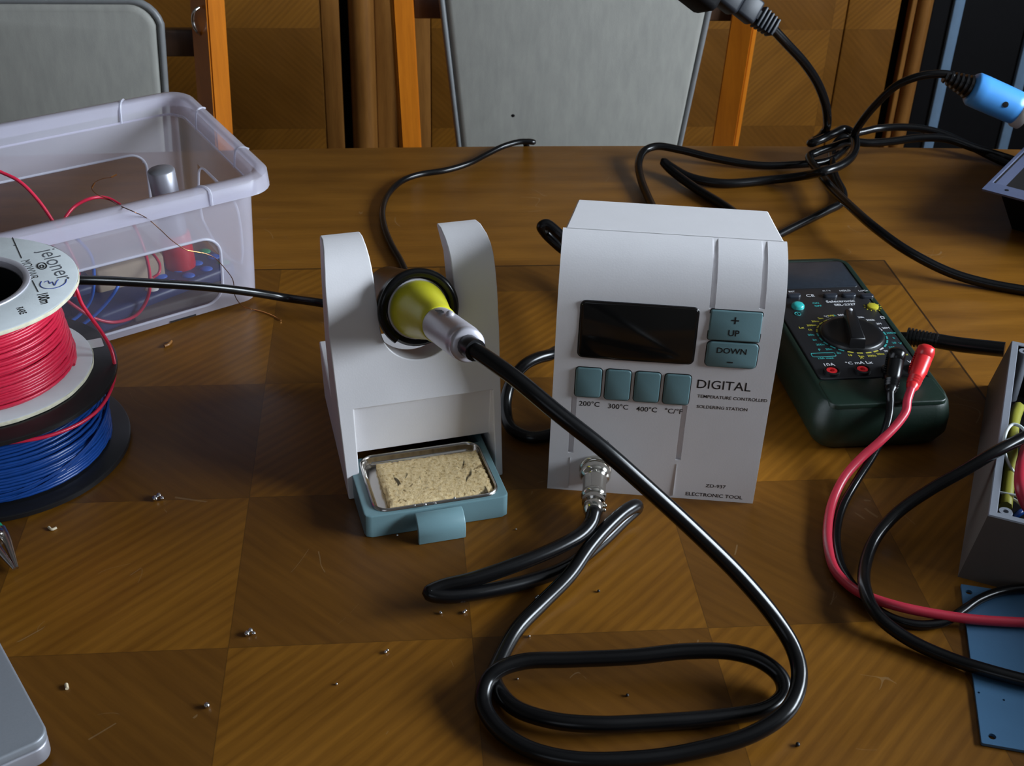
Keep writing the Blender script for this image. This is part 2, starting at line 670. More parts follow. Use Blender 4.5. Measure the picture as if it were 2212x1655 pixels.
def window(name, axis, pos, h0, h1, z0, z1):
    b = MB()
    w = .05
    mid = (h0 + h1) / 2
    for (p, q, r, s) in ((h0, h0 + w, z0, z1), (h1 - w, h1, z0, z1), (mid - w / 2, mid + w / 2, z0, z1), (h0, h1, z0, z0 + w), (h0, h1, z1 - w, z1)):
        c = ((p + q) / 2, (r + s) / 2)
        if axis == 0:
            b.box(V((pos, c[0], c[1])), (.06, q - p, s - r), bev=.006)
        else:
            b.box(V((c[0], pos, c[1])), (q - p, .06, s - r), bev=.006)
    return structure(b.build(name, M['frame']))


WR = (-.95, .55, .46, 1.26)
WF = (-1.5, -.3, .45, 1.55)
wall_with_hole('wall_right', 0, X1 + .05, Y0, Y1, *WR)
window('window_1', 0, X1 + .05, *WR)
wall_with_hole('wall_front', 1, Y0 - .05, X0 - .1, X1 + .1, *WF)
window('window_2', 1, Y0 - .05, *WF)
b = MB(); b.box(V(((X0 + X1) / 2, Y1 - .008, Z0 + .04)), (X1 - X0, .016, .08), bev=.003)
structure(b.build('baseboard_back', M['frame']))


def area(name, loc, direction, sx, sy, power, col):
    L = bpy.data.lights.new(name, 'AREA')
    L.shape = 'RECTANGLE'
    L.size, L.size_y = sx, sy
    L.energy = power
    L.color = col
    o = bpy.data.objects.new(name, L)
    COL.objects.link(o)
    o.location = loc
    o.rotation_euler = V(direction).to_track_quat('-Z', 'Y').to_euler()
    return o


area('daylight_right_window', (X1 + .16, (WR[0] + WR[1]) / 2, (WR[2] + WR[3]) / 2), (-1, 0, 0), WR[1] - WR[0], WR[3] - WR[2], 144, (.80, .90, 1))
area('daylight_front_window', ((WF[0] + WF[1]) / 2, Y0 - .16, (WF[2] + WF[3]) / 2), (0, 1, 0), WF[1] - WF[0], WF[3] - WF[2], 1.2, (1, .95, .90))
w = bpy.data.worlds.new('sky')
S.world = w
w.use_nodes = True
w.node_tree.nodes['Background'].inputs[0].default_value = (.55, .68, .9, 1)
w.node_tree.nodes['Background'].inputs[1].default_value = .6

S.view_settings.view_transform = 'Standard'
S.view_settings.look = 'None'
S.view_settings.gamma = 1
S.view_settings.use_curve_mapping = False
S.view_settings.exposure = 0.0
S.cycles.transparent_max_bounces = 24

# ------------------------------------------------------------------ table
T = thing('dining_table', 'brown dining table with light and dark diamond veneer squares, covered in electronics clutter', 'table', (.1, .2, -TABLE_H))
back = [(x, .7475 - .06 * (x - .1) ** 2) for x in [-.95 + 2.1 * i / 40 for i in range(41)]]
poly = [(-.95, -.40), (1.15, -.40)] + back[::-1]
b = MB()
b.prism(poly, V((0, 0, -.032)), EX, EY, EZ, .032, bev=.003)
top = b.build('tabletop', M['table'], None)
# keep the marquetry coordinates at the inlay corner: origin stays at (0,0,0)
top.parent = T
top.location = -T.location
b = MB()
for c, s in ((V((.1, .62, -.075)), (1.7, .022, .085)), (V((.1, -.30, -.075)), (1.7, .022, .085)), (V((-.80, .16, -.075)), (.022, .9, .085)), (V((1.0, .16, -.075)), (.022, .9, .085))):
    b.box(c, s, bev=.002)
b.build('apron', M['wood'], T)
for x in (-.80, 1.0):
    for y in (-.30, .62):
        b = MB()
        b.lathe([(.022, 0), (.026, .05), (.032, .5), (.036, .63), (.036, .718)], V((x, y, -.75)), EZ, 20)
        b.build('leg', M['wood'], T)

# ------------------------------------------------------------------ sideboard behind
YB = 1.75
SB = thing('sideboard', 'large wooden sideboard with diamond veneer doors and round posts behind the chairs', 'sideboard', (.1, YB + .2, -.75))


def sx(px_, v=160):
    return atY(px_, v, YB).x


ZT = .55
b = MB(); b.box(V(((sx(-700) + sx(1990)) / 2, YB + .22, (ZT - .75) / 2)), (sx(1990) - sx(-700), .38, ZT + .75))
b.build('carcass', M['dark_inside'], SB, smooth=0)


def panel(x0, x1, y, th, mat, name, bev=.002):
    b = MB()
    b.box(V(((x0 + x1) / 2, y + th / 2, (ZT - .03 - .66) / 2)), (x1 - x0, th, ZT - .03 + .66), bev=bev)
    o = b.build(name, mat, None)
    o.parent = SB
    o.location = -SB.location
    return o


panel(sx(-700), sx(698), YB, .03, M['door'], 'door')
panel(sx(699), sx(738), YB, .03, M['wood'], 'stile')
panel(sx(812), sx(858), YB + .012, .02, M['wood'], 'stile')
panel(sx(868), sx(930), YB, .03, M['wood'], 'stile')
panel(sx(931), sx(1806), YB, .03, M['door'], 'door')
panel(sx(1808), sx(1917), YB, .03, M['door'], 'stile')
panel(sx(1940), sx(1951), YB, .02, M['wood'], 'moulding')
for xa, xb in ((757, 812), (1955, 1986)):
    b = MB()
    r = (sx(xb) - sx(xa)) / 2
    b.lathe([(r, -.75), (r, ZT - .02)], V(((sx(xa) + sx(xb)) / 2, YB + .006, 0)), EZ, 24)
    b.build('round_post', M['wood'], SB)
b = MB(); b.box(V(((sx(-700) + sx(1990)) / 2, YB + .2, ZT + .015)), (sx(1990) - sx(-700), .44, .03), bev=.004)
b.build('top_board', M['wood'], SB)

TC = thing('hifi_cabinet', 'black cabinet with pale blue upright strips at the right end of the sideboard', 'cabinet', (1.15, YB + .2, -.75))
b = MB(); b.box(V(((sx(1993) + sx(2560)) / 2, YB + .2, -.1)), (sx(2560) - sx(1993), .36, 1.3), bev=.004)
b.build('body', M['black_matt'], TC)
for xa, xb in ((2035, 2057), (2203, 2225)):
    b = MB(); b.box(V(((sx(xa) + sx(xb)) / 2, YB + .017, -.1)), (sx(xb) - sx(xa), .012, 1.26), bev=.002)
    b.build('strip', M['lavender_strip'], TC)

# ------------------------------------------------------------------ chairs


def chair(label, cx, cy, yaw, half_top, half_bot, post_top, post_bot, round_r, lean=.05, twist=(.5, .8)):
    """(cx, cy): middle of the backrest at table height, front face towards -y"""
    c, s = math.cos(yaw), math.sin(yaw)
    ex, ey = V((c, s, 0)), V((-s, c, 0))
    o = V((cx, cy, 0))
    t = thing('dining_chair', label, 'chair', V((cx, cy, -.75)) - ey * .2, 'chairs behind the table')

    def P(x, y, z):
        return o + ex * x + ey * (y + lean * z) + EZ * z
    # backrest pad, height -.26 .. .07
    zb, zt = -.27, .07
    out = []
    k = 7
    ht = lambda z: half_bot + (half_top - half_bot) * (z + .16) / .20
    for sgn in (1, -1):
        pts = [(ht(zb + .02), zb), (ht(zt - round_r), zt - round_r)]
        arc = [(ht(zt) - round_r + round_r * math.cos(a), zt - round_r + round_r * math.sin(a)) for a in [math.pi / 2 * i / k for i in range(1, k + 1)]]
        pl = pts + arc
        out += [(x * sgn, z) for x, z in (pl if sgn > 0 else pl[::-1])]
    ez = (EZ + ey * lean).normalized()
    b = MB()
    b.prism(out, o + ey * .0, ex, ez, ez.cross(ex) * 1.0, .034, bev=.010, seg=3)
    pad = b.build('backrest', M['pad'], t)
    nrm = ez.cross(ex)
    b = MB()
    sg = 1 if nrm.dot(ey) < 0 else -1
    loop = [o + ex * x * 1.0 + ez * z + nrm * .007 for x, z in out]
    cen = sum(loop, V()) / len(loop)
    loop = [p + (p - cen).normalized() * .004 for p in loop]
    b.tube(loop, .0048, 8, closed=True, smooth=False)
    b.build('piping', M['piping'], pad)
    for sgn in (-1, 1):
        a = P(post_top * sgn, .018, .12)
        bt = P(post_bot * sgn, .018, -.16)
        d = (a - bt) / .28
        foot = bt - d * .59
        foot.z = -.75
        b = MB()
        hw, hd = .0145, .017
        ta = twist[0] if sgn < 0 else twist[1]
        px_, py_ = ex * math.cos(ta) + ey * math.sin(ta), ey * math.cos(ta) - ex * math.sin(ta)
        t1 = bmesh.new()
        vs = []
        for q in (foot, bt, a + d * .02):
            vs.append([t1.verts.new(q + px_ * (hw * i) + py_ * (hd * j)) for i, j in ((-1, -1), (1, -1), (1, 1), (-1, 1))])
        for u1, u2 in zip(vs, vs[1:]):
            for i in range(4):
                t1.faces.new((u1[i], u1[(i + 1) % 4], u2[(i + 1) % 4], u2[i]))
        t1.faces.new(vs[0][::-1]); t1.faces.new(vs[-1])
        bmesh.ops.recalc_face_normals(t1, faces=t1.faces[:])
        bmesh.ops.bevel(t1, geom=[e for e in t1.edges], offset=.002, segments=2, affect='EDGES')
        b.add(t1)
        b.build('rear_leg', M['chair_wood'], t)
    for z in (.012, -.22):
        b = MB()
        R = Matrix((ex, ey, EZ)).transposed()
        b.box(P(0, .036, z), (2 * (post_bot + .002) - .02, .016, .034), R, bev=.003)
        b.build('rail', M['chair_rail'], t)
    b = MB()
    b.prism(rrect(-.21, -.42, .21, .0, .04), o + EZ * -.33, ex, ey, EZ, .045, bev=.012, seg=3)
    b.build('seat', M['pad'], t)
    for sgn in (-1, 1):
        b = MB()
        b.lathe([(.013, 0), (.019, .42)], o + ex * .18 * sgn - ey * .38 - EZ * .75, EZ, 12)
        b.build('front_leg', M['chair_wood'], t)
    return t


c2 = chair('grey padded dining chair directly behind the white soldering stations', .219, 1.19, -.02, .184, .160, .246, .234, .03, twist=(.15, 1.1))
c1 = chair('grey padded dining chair at the left, seen above the frosted plastic bin', -.492, 1.03, .0, .168, .160, .231, .224, .035, lean=.04)
# small buckle hook on the inner side of the left chair's post
hk = atY(417, 45, 1.03)
b = MB(); b.tube([hk + V((.010, .02, -.028)), hk + V((.002, 0, -.010)), hk, hk + V((.003, 0, .012)), hk + V((.008, .004, .015))], .0022, 8)
b.build('hook', M['steel'], c1)
dt = atY(1108, 250, 1.15)
b = MB(); b.sphere(dt, .0028, (1, .6, .8)); b.build('stud', M['dark_inside'], c2)

# ------------------------------------------------------------------ soldering station
SP = at(1182, 1055)
SQ = at(1626, 1088)
sd = (SQ - SP); SW = sd.length; sd.normalize()
sn = V((-sd.y, sd.x, 0))
PROF = [(0, 0), (.05, -.0008), (.1, -.0016), (.125, -.0020), (.140, -.0014), (.150, .0006), (.158, .0038), (.164, .0075), (.169, .0118), (.173, .0165), (.1765, .0230), (.179, .0310)]


def Fz(z):
    if z <= 0:
        return 0
    for (a, fa), (c, fc) in zip(PROF, PROF[1:]):
        if z <= c:
            return fa + (fc - fa) * (z - a) / (c - a)
    return PROF[-1][1]


def sp(s, z, out=0.0):
    d = .002
    slope = (Fz(z + d) - Fz(z - d)) / (2 * d)
    nn = (sn * -1 + EZ * slope).normalized()
    return SP + sd * s + sn * Fz(z) + EZ * z + nn * out


def s_inv(u, v):
    nf = 0
    for _ in range(30):
        p = at_plane(u, v, SP + sn * nf, sn)
        nf = Fz(p.z)
    return (p - SP).dot(sd), p.z


ST = thing('soldering_station', 'white digital soldering station with a dark display and grey-green keys', 'soldering station', SP + sd * SW / 2 + sn * .05)
TH = .014
front = [(f, z) for z, f in PROF]
backp = [(f + TH, z) for z, f in PROF if z < .16]
prof = front + [(.0330, .1790), (.0330, .1660), (.026, .158)] + [(f + TH, z) for f, z in [(Fz(z), z) for z in (.13, .10, .05, 0)]]
b = MB()
b.prism(prof, SP, sn, EZ, sd, SW)
fp = b.build('front_panel', M['white'], ST)
cut = []


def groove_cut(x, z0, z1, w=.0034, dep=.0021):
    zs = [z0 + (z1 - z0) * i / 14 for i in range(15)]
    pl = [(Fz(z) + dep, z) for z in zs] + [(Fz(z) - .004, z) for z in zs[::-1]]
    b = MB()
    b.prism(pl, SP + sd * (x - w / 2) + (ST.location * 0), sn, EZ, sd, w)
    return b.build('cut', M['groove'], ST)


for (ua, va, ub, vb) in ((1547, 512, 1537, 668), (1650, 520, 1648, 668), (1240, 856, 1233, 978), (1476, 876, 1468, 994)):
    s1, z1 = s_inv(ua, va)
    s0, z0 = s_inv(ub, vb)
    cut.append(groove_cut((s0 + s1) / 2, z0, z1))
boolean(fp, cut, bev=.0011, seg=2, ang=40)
# thin seams below the lower grooves
for (u, v0, v1) in ((1232, 985, 1056), (1462, 1000, 1074)):
    b = MB()
    s1, z1 = s_inv(u, v0)
    b.box(SP + sd * s1 + EZ * (z1 / 2 + .0005) - sn * .0001, (.0004, .0012, z1 - .003), Matrix((sd, sn, EZ)).transposed())
    b.build('seam', M['groove'], ST, smooth=0)
# rear shell, slightly narrower, roof chamfered at the sides
ins = .0035
b = MB()
rings = []
t1 = bmesh.new()
for n_, k in ((.012, .0006), (.0325, .0006), (.0335, .0012), (.056, .0045), (.076, .0072), (.0790, .0078)):
    zt_ = .1790 if n_ < .078 else .1765
    sec = [(k, 0), (SW - k, 0), (SW - k, zt_ - .003), (SW - k - .0004, zt_ - .0008), (SW - k - .0014, zt_), (k + .0014, zt_), (k + .0004, zt_ - .0008), (k, zt_ - .003)]
    rings.append([t1.verts.new(SP + sn * n_ + sd * x + EZ * z) for x, z in sec])
for ra, rb in zip(rings, rings[1:]):
    for i in range(8):
        t1.faces.new((ra[i], ra[(i + 1) % 8], rb[(i + 1) % 8], rb[i]))
t1.faces.new(rings[0]); t1.faces.new(rings[-1])
bmesh.ops.recalc_face_normals(t1, faces=t1.faces[:])
b.add(t1)
rs = b.build('rear_shell', M['white'], ST)
# cut the part of the shell that would stick through the curved front
b = MB()
pl = [(Fz(z) + .006, z) for z in [.10 + .0795 * i / 20 for i in range(21)]] + [(-.02, .20), (-.02, .10)]
pl = [(.0, .10)] + [(Fz(z) + .003, z) for z in [.10 + .0775 * i / 20 for i in range(21)]] + [(.0325, .1785), (.0325, .2), (-.02, .2), (-.02, .1)]
b.prism(pl[1:], SP - sd * .02, sn, EZ, sd, SW + .04)
boolean(rs, [b.build('cut', M['white'], ST)])
RS = Matrix((sd, EZ, -sn)).transposed()


def s_tile(u0, v0, u1, v1, u2, v2, u3, v3, th, sink, rad, mat, name, parent, bev=.0008):
    """raised key that follows four photographed corners (tl, tr, br, bl)"""
    c = [s_inv(*p) for p in ((u0, v0), (u1, v1), (u2, v2), (u3, v3))]
    x0 = (c[0][0] + c[3][0]) / 2; x1 = (c[1][0] + c[2][0]) / 2
    zt = (c[0][1] + c[1][1]) / 2; zb = (c[2][1] + c[3][1]) / 2
    a, d = sp((x0 + x1) / 2, zb, -sink), sp((x0 + x1) / 2, zt, -sink)
    ey = (d - a).normalized()
    ez = sd.cross(ey).normalized()
    h = (d - a).length
    b = MB()
    b.prism(rrect(-(x1 - x0) / 2, 0, (x1 - x0) / 2, h, rad), a, sd, ey, ez, th, bev=bev, seg=2, only_top=True)
    o = b.build(name, mat, parent)
    g_ = .0005
    b = MB()
    b.prism(rrect(-(x1 - x0) / 2 - g_, -g_, (x1 - x0) / 2 + g_, h + g_, rad + g_), a + ez * (sink - .0006), sd, ey, ez, .0009, bev=0)
    b.build('gap_shade', M['black_satin'], o)  # black plate standing in for the shaded gap round the tile
    return o, a + ez * th, ey, ez, (x0 + x1) / 2, h, x1 - x0


disp, da, dey, dez, dcx, dh, dw = s_tile(1255, 648, 1509, 665, 1497, 785, 1250, 768, .0030, .0012, .003, M['display'], 'display', ST)
b = MB()
b.tube([da - dez * .0010 + sd * x + dey * y for x, y in rrect(-dw / 2, 0, dw / 2, dh, .003)], .0007, 6, closed=True, sub=2)
b.build('bezel', M['black_satin'], disp)
UP = s_tile(1534, 666, 1648, 676, 1640, 741, 1530, 731, .0030, .0014, .0012, M['teal_key'], 'button', ST)
DN = s_tile(1529, 734, 1639, 744, 1632, 798, 1522, 787, .0030, .0014, .0030, M['teal_key'], 'button', ST)
b = MB()
for (o, a, ey, ez, cx, h, wd), top_t, bot_t, st, sb in ((UP, '+', 'UP', .0095, .0058), (DN, 'DOWN', '-', .0056, .0085)):
    b2 = MB()
    b3 = MB()
    b3.text(top_t, st, a + ey * h * .68 + ez * .0001 + sd * -.0005, sd, ey, bold=.00008)
    b2.text(bot_t, sb, a + ey * h * .27 + ez * .0001 + sd * -.0005, sd, ey, bold=.00008, sx=1.0 if bot_t != '-' else 1.6)
    b2.build('lettering', M['ink_black'], o, smooth=0)
    b3.build('lettering', M['ink_black'], o, smooth=0)
KEYS = ((1246, 792, 1301, 796, 1297, 858, 1240, 855), (1310, 796, 1364, 801, 1359, 865, 1305, 861), (1373, 801, 1428, 806, 1422, 870, 1368, 865), (1437, 806, 1493, 811, 1487, 875, 1431, 870))
for q in KEYS:
    s_tile(*q, .0028, .0014, .0022, M['teal_key'], 'button', ST)

def s_text(body, u, v, size, align='CENTER', bold=.00006, sxx=1.0):
    bold = min(bold, size * .008)
    s, z = s_inv(u, v)
    a, d = sp(s, z - .003, 0), sp(s, z + .003, 0)
    ink = MB()
    ink.text(body, size, sp(s, z, .00005), sd, (d - a), align, bold=bold, sx=sxx)
    ink.build('lettering', M['ink_black'], ST, smooth=0)


s_text('200°C', 1273, 873, .0052)
s_text('300°C', 1335, 879, .0052)
s_text('400°C', 1397, 885, .0052)
s_text('°C/°F', 1455, 889, .0052)
s_text('DIGITAL', 1563, 834, .0092, bold=.00002, sxx=1.0)
s_text('TEMPERATURE CONTROLLED', 1582, 861, .0033, sxx=1.0)
s_text('SOLDERING STATION', 1560, 882, .0033, sxx=1.0)
s_text('ZD-937', 1546, 1051, .0037, sxx=1.12)
s_text('ELECTRONIC TOOL', 1542, 1071, .0040, sxx=1.06)
s0_, z0_ = s_inv(1309, 956)
a_ = sp(s0_, z0_, .0003)
e1 = (sd + EZ * .8).normalized(); e2 = (EZ - sd * .8).normalized()
ink = MB()
ink.tube([a_ - e1 * .002 - e2 * .0007, a_ + e1 * .002 - e2 * .0007, a_ + e1 * .002 + e2 * .0007, a_ - e1 * .002 + e2 * .0007], .00018, 4, closed=False, smooth=False)
ink.build('marking', M['ink_black'], ST, smooth=0)
# socket
so_s, so_z = s_inv(1286, 1012)
so = SP + sd * so_s + EZ * so_z
ax = (-sn + EZ * -.0).normalized()
b = MB()
b.lathe([(.0108, 0), (.0108, .003), (.0098, .0042), (.0088, .0045)], so - ax * .001, ax, 36)
b.build('socket', M['chrome'], ST)
# mains cord of the station comes out of the back (see cables)

# ------------------------------------------------------------------ iron stand
HP = V((-.0739, .1335, 0))
hy = math.radians(11.94)
hd_ = V((math.cos(hy), math.sin(hy), 0))
hn = V((-hd_.y, hd_.x, 0))
HW = .1085
LEAN = .2068


def hz(z):
    # front surface set-back at height z
    pts = [(0, 0), (.105, .105 * LEAN), (.120, .0262), (.132, .0310), (.142, .0365), (.149, .0425), (.154, .0500), (.157, .0600), (.158, .0720)]
    for (a, fa), (c, fc) in zip(pts, pts[1:]):
        if z <= c:
            return fa + (fc - fa) * (z - a) / (c - a)
    return pts[-1][1]


def hp(s, n, z):
    return HP + hd_ * s + hn * n + EZ * z


def h_inv(u, v, extra=0):
    z = .08
    for _ in range(40):
        p = at_plane(u, v, HP + hn * (hz(z) + extra), hn)
        z = max(0, min(.158, p.z))
    return (p - HP).dot(hd_), p.z


HS = thing('soldering_iron_stand', 'white soldering iron stand with two curved arms and a pull-out sponge drawer', 'iron stand', hp(HW / 2, .05, 0))
zs = [0, .105, .114, .122, .130, .137, .1435, .149, .1532, .1562, .1578]
prof = [(hz(z), z) for z in zs] + [(.080, .1560), (.0605, .145), (.0525, .129), (.0460, .10), (.0440, .056), (.0480, .0515), (.126, .0490), (.128, .047), (.128, 0)]
b = MB()
b.prism(prof, HP, hn, EZ, hd_, HW, taper=1.0)
# the sides follow the moulding: slightly bowed edges, narrowing towards the back


def lerp(z, tab):
    if z <= tab[0][0]:
        return tab[0][1]
    for (a, fa), (c, fc) in zip(tab, tab[1:]):
        if z <= c:
            return fa + (fc - fa) * (z - a) / (c - a)
    return tab[-1][1]


SL = [(0, .0002), (.05, -.0015), (.075, -.0033), (.115, -.0033), (.1416, -.0026), (.154, -.0012), (.159, .0006)]
SR = [(0, .1070), (.03, .1081), (.115, .1083), (.1416, .1092), (.156, .1108), (.16, .1100)]
for v_ in b.b.verts:
    q = v_.co - HP
    s_, n_ = q.dot(hd_), q.dot(hn)
    dr = max(0, n_ - .035) * .066
    l_, r_ = lerp(q.z, SL) + dr, lerp(q.z, SR) - dr
    v_.co += hd_ * (l_ + s_ / HW * (r_ - l_) - s_)
hs = b.build('body', M['white'], HS)
cuts = []
ringc_s, ringc_z = h_inv(897, 655)
cs = .0546
NR = .0248
cz = .1135
# slot between the arms: box + cylinder, axis tilted so that it falls towards the back
tilt = math.radians(-24)
nax = (hn * math.cos(tilt) + EZ * math.sin(tilt)).normalized()   # into the stand, falling
slot = [(cs + NR * math.cos(a), cz + NR * math.sin(a)) for a in [math.pi + math.pi * i / 24 for i in range(25)]]
slot = [(cs - NR - .0012, .20)] + [(slot[0][0] - .0006, cz + .02)] + slot + [(slot[-1][0] + .0006, cz + .02)] + [(cs + NR + .0012, .20)]
upv = EZ
o_ = HP + hn * 0 + EZ * 0
t1 = bmesh.new()
lo = [t1.verts.new(HP + hd_ * s_ + EZ * (z_ + .030) - hn * .05) for s_, z_ in slot]
hi = [t1.verts.new(HP + hd_ * s_ + EZ * (z_ - .030) + hn * .16) for s_, z_ in slot]
dz0 = hz(cz)
# make the cut pass through (cs, cz) on the front surface
sh = .030 - .060 * (dz0 + .05) / .21
for vv in lo + hi:
    vv.co.z -= sh
nn_ = len(slot)
t1.faces.new(lo[::-1]); t1.faces.new(hi)
for i in range(nn_):
    t1.faces.new((lo[i], lo[(i + 1) % nn_], hi[(i + 1) % nn_], hi[i]))
bmesh.ops.recalc_face_normals(t1, faces=t1.faces[:])
b = MB(); b.add(t1); cuts.append(b.build('cut', M['white'], HS))
# shallow annular step around the slot
# alcove above the drawer: sloping back panel, then the drawer tunnel
aL, aR, aT = .0085, HW - .0065, .0622
al = [(-.02, -.01), (-.02, aT), (hz(aT) + .0035, aT), (hz(.024) + .0135, .0248), (hz(.024) + .0135, .0238), (.10, .0238), (.10, -.01)]
b = MB(); b.prism(al, HP + hd_ * aL, hn, EZ, hd_, aR - aL); cuts.append(b.build('cut', M['white'], HS))
boolean(hs, cuts, bev=.0030, seg=4, ang=42)
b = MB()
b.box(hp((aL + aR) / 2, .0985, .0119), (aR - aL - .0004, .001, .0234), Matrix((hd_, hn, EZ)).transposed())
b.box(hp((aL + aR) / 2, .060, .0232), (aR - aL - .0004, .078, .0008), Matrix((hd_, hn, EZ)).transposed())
b.build('slot_shade', M['dark_inside'], HS, smooth=0)  # black sheets that paint the drawer tunnel's shade inside the white body
# drawer
TY = .0172
tl, tr = at(790, 1165), at(1099, 1116)
td = (tr - tl); tw = td.length; td.normalize(); tn = V((-td.y, td.x, 0))
tl = tl
DR = None
b = MB()
DL = .098
DBY = .0640
b.prism([(0.0, .0045), (.0008, .0018), (.0045, 0), (tw - .0045, 0), (tw - .0008, .0018), (tw, .0045), (tw, DL), (tw - .0045, DL), (tw - .0045, DBY), (.0045, DBY), (.0045, DL), (0, DL)], tl, td, tn, EZ, TY, bev=.0012, seg=2)
drawer = b.build('drawer', M['teal'], HS)
dcs = [at(u, v, TY) for u, v in ((803, 1111), (1068, 1068), (1025, 957), (777, 1003))]


def t_inv(p):
    q = p - tl
    return q.dot(td), q.dot(tn)


dxs = [t_inv(p) for p in dcs]
dx0 = (t_inv(at(776, 1005, TY))[0] + t_inv(at(800, 1100, TY))[0]) / 2 + .0005
dx1 = t_inv(at(1080, 1050, TY))[0] - .0015
dy0 = t_inv(at(940, 1093, TY))[1] + .0012
dy1 = t_inv(at(900, 972, TY))[1]
# recess for the dish
b = MB(); b.prism(rrect(dx0 + .001, dy0 + .001, dx1 - .001, dy1 - .001, .009), tl + EZ * .0115, td, tn, EZ, .03)
boolean(drawer, [b.build('cut', M['teal'], HS)])
for p in drawer.data.polygons:
    pass
# pull tab: curved apron
hl0, hr0 = t_inv(at(904, 1178))[0], t_inv(at(1007, 1162))[0]
yb = (t_inv(at(904, 1178))[1] + t_inv(at(1007, 1162))[1]) / 2
oc = [(yb + .0105 - .0105 * math.sin(a), TY - .0002 - .0105 * (1 - math.cos(a))) for a in [math.pi / 2 * i / 10 for i in range(11)]]
pl = [(yb + .0115, TY - .0002)] + oc + [(yb, .0004), (yb + .0022, .0004)] + [(yb + .0105 - .0083 * math.sin(a), TY - .0024 - .0083 * (1 - math.cos(a))) for a in [math.pi / 2 * i / 10 for i in range(10, -1, -1)]] + [(yb + .0115, TY - .0024)]
b = MB()
b.prism(pl, tl + td * hl0, tn, EZ, td, hr0 - hl0, bev=.0007)
b.build('pull_tab', M['teal'], drawer)

# steel dish and sponge
DI = thing('sponge_dish', 'small polished steel dish set into the grey-green drawer of the stand', 'dish', tl + td * (dx0 + dx1) / 2 + tn * (dy0 + dy1) / 2 + EZ * .0115)
b = MB()
rings = []
spec = [(0, TY + .0002, .0100), (.0004, TY + .0014, .0097), (.0011, TY + .0019, .0092), (.0019, TY + .0014, .0085), (.0023, TY + .0002, .0080), (.0027, .0150, .0072), (.0034, .0137, .0062), (.0055, .0132, .005)]
t1 = bmesh.new()
for ins_, z_, r_ in spec:
    rings.append([t1.verts.new(tl + td * x + tn * y + EZ * z_) for x, y in rrect(dx0 + ins_, dy0 + ins_, dx1 - ins_, dy1 - ins_, r_, 6)])
for ra, rb in zip(rings, rings[1:]):
    for i in range(len(ra)):
        t1.faces.new((ra[i], ra[(i + 1) % len(ra)], rb[(i + 1) % len(ra)], rb[i]))
t1.faces.new(rings[-1])
bmesh.ops.recalc_face_normals(t1, faces=t1.faces[:])
if sum(f.normal.z for f in t1.faces) < 0:
    bmesh.ops.reverse_faces(t1, faces=t1.faces[:])
b.add(t1)
b.build('dish', M['steel'], DI)
SZ = .0182
sc = [t_inv(at(u, v, SZ)) for u, v in ((818, 1002), (1032, 970), (1063, 1058), (840, 1104))]
sx0 = (sc[0][0] + sc[3][0]) / 2; sx1 = min((sc[1][0] + sc[2][0]) / 2, dx1 - .0036)
sy1 = min((sc[0][1] + sc[1][1]) / 2, dy1 - .0034); sy0 = max((sc[2][1] + sc[3][1]) / 2, dy0 + .0034)
t1 = bmesh.new()
nx, ny = 44, 26
grid = {}
for k, z_ in ((0, .0134), (1, SZ)):
    for i in range(nx + 1):
        for j in range(ny + 1):
            if k == 0 and 0 < i < nx and 0 < j < ny:
                continue
            x = sx0 + (sx1 - sx0) * i / nx
            y = sy0 + (sy1 - sy0) * j / ny
            e = .0004 if (i in (0, nx) or j in (0, ny)) else 0
            grid[k, i, j] = t1.verts.new(tl + td * (x + random.uniform(-e, e)) + tn * (y + random.uniform(-e, e)) + EZ * (z_ + (random.uniform(-.00035, .00025) if k else 0) - (.0006 if k and e else 0)))
for i in range(nx):
    for j in range(ny):
        t1.faces.new((grid[1, i, j], grid[1, i + 1, j], grid[1, i + 1, j + 1], grid[1, i, j + 1]))
for i in range(nx):
    t1.faces.new((grid[0, i, 0], grid[0, i + 1, 0], grid[1, i + 1, 0], grid[1, i, 0]))
    t1.faces.new((grid[1, i, ny], grid[1, i + 1, ny], grid[0, i + 1, ny], grid[0, i, ny]))
for j in range(ny):
    t1.faces.new((grid[1, 0, j], grid[1, 0, j + 1], grid[0, 0, j + 1], grid[0, 0, j]))
    t1.faces.new((grid[0, nx, j], grid[0, nx, j + 1], grid[1, nx, j + 1], grid[1, nx, j]))
b = MB(); b.add(t1)
spg = b.build('cleaning_sponge', M['sponge'], loc=tl + td * (sx0 + sx1) / 2 + tn * (sy0 + sy1) / 2 + EZ * .0134)
tag(spg, 'tan rectangular cleaning sponge lying in the steel dish of the drawer', 'sponge')

# ------------------------------------------------------------------ soldering iron in its funnel
RC = at_plane(902, 667, HP + hn * (hz(.124) - .004), hn)      # base of the yellow cone
EP = None
d_ = ray(1012, 747)
t_ = ((RC - hn * .106) - CAM).dot(hn) / d_.dot(hn)
EP = CAM + d_ * t_                                             # end of the silver sleeve
iax = (EP - RC); IL = iax.length; iax.normalize()
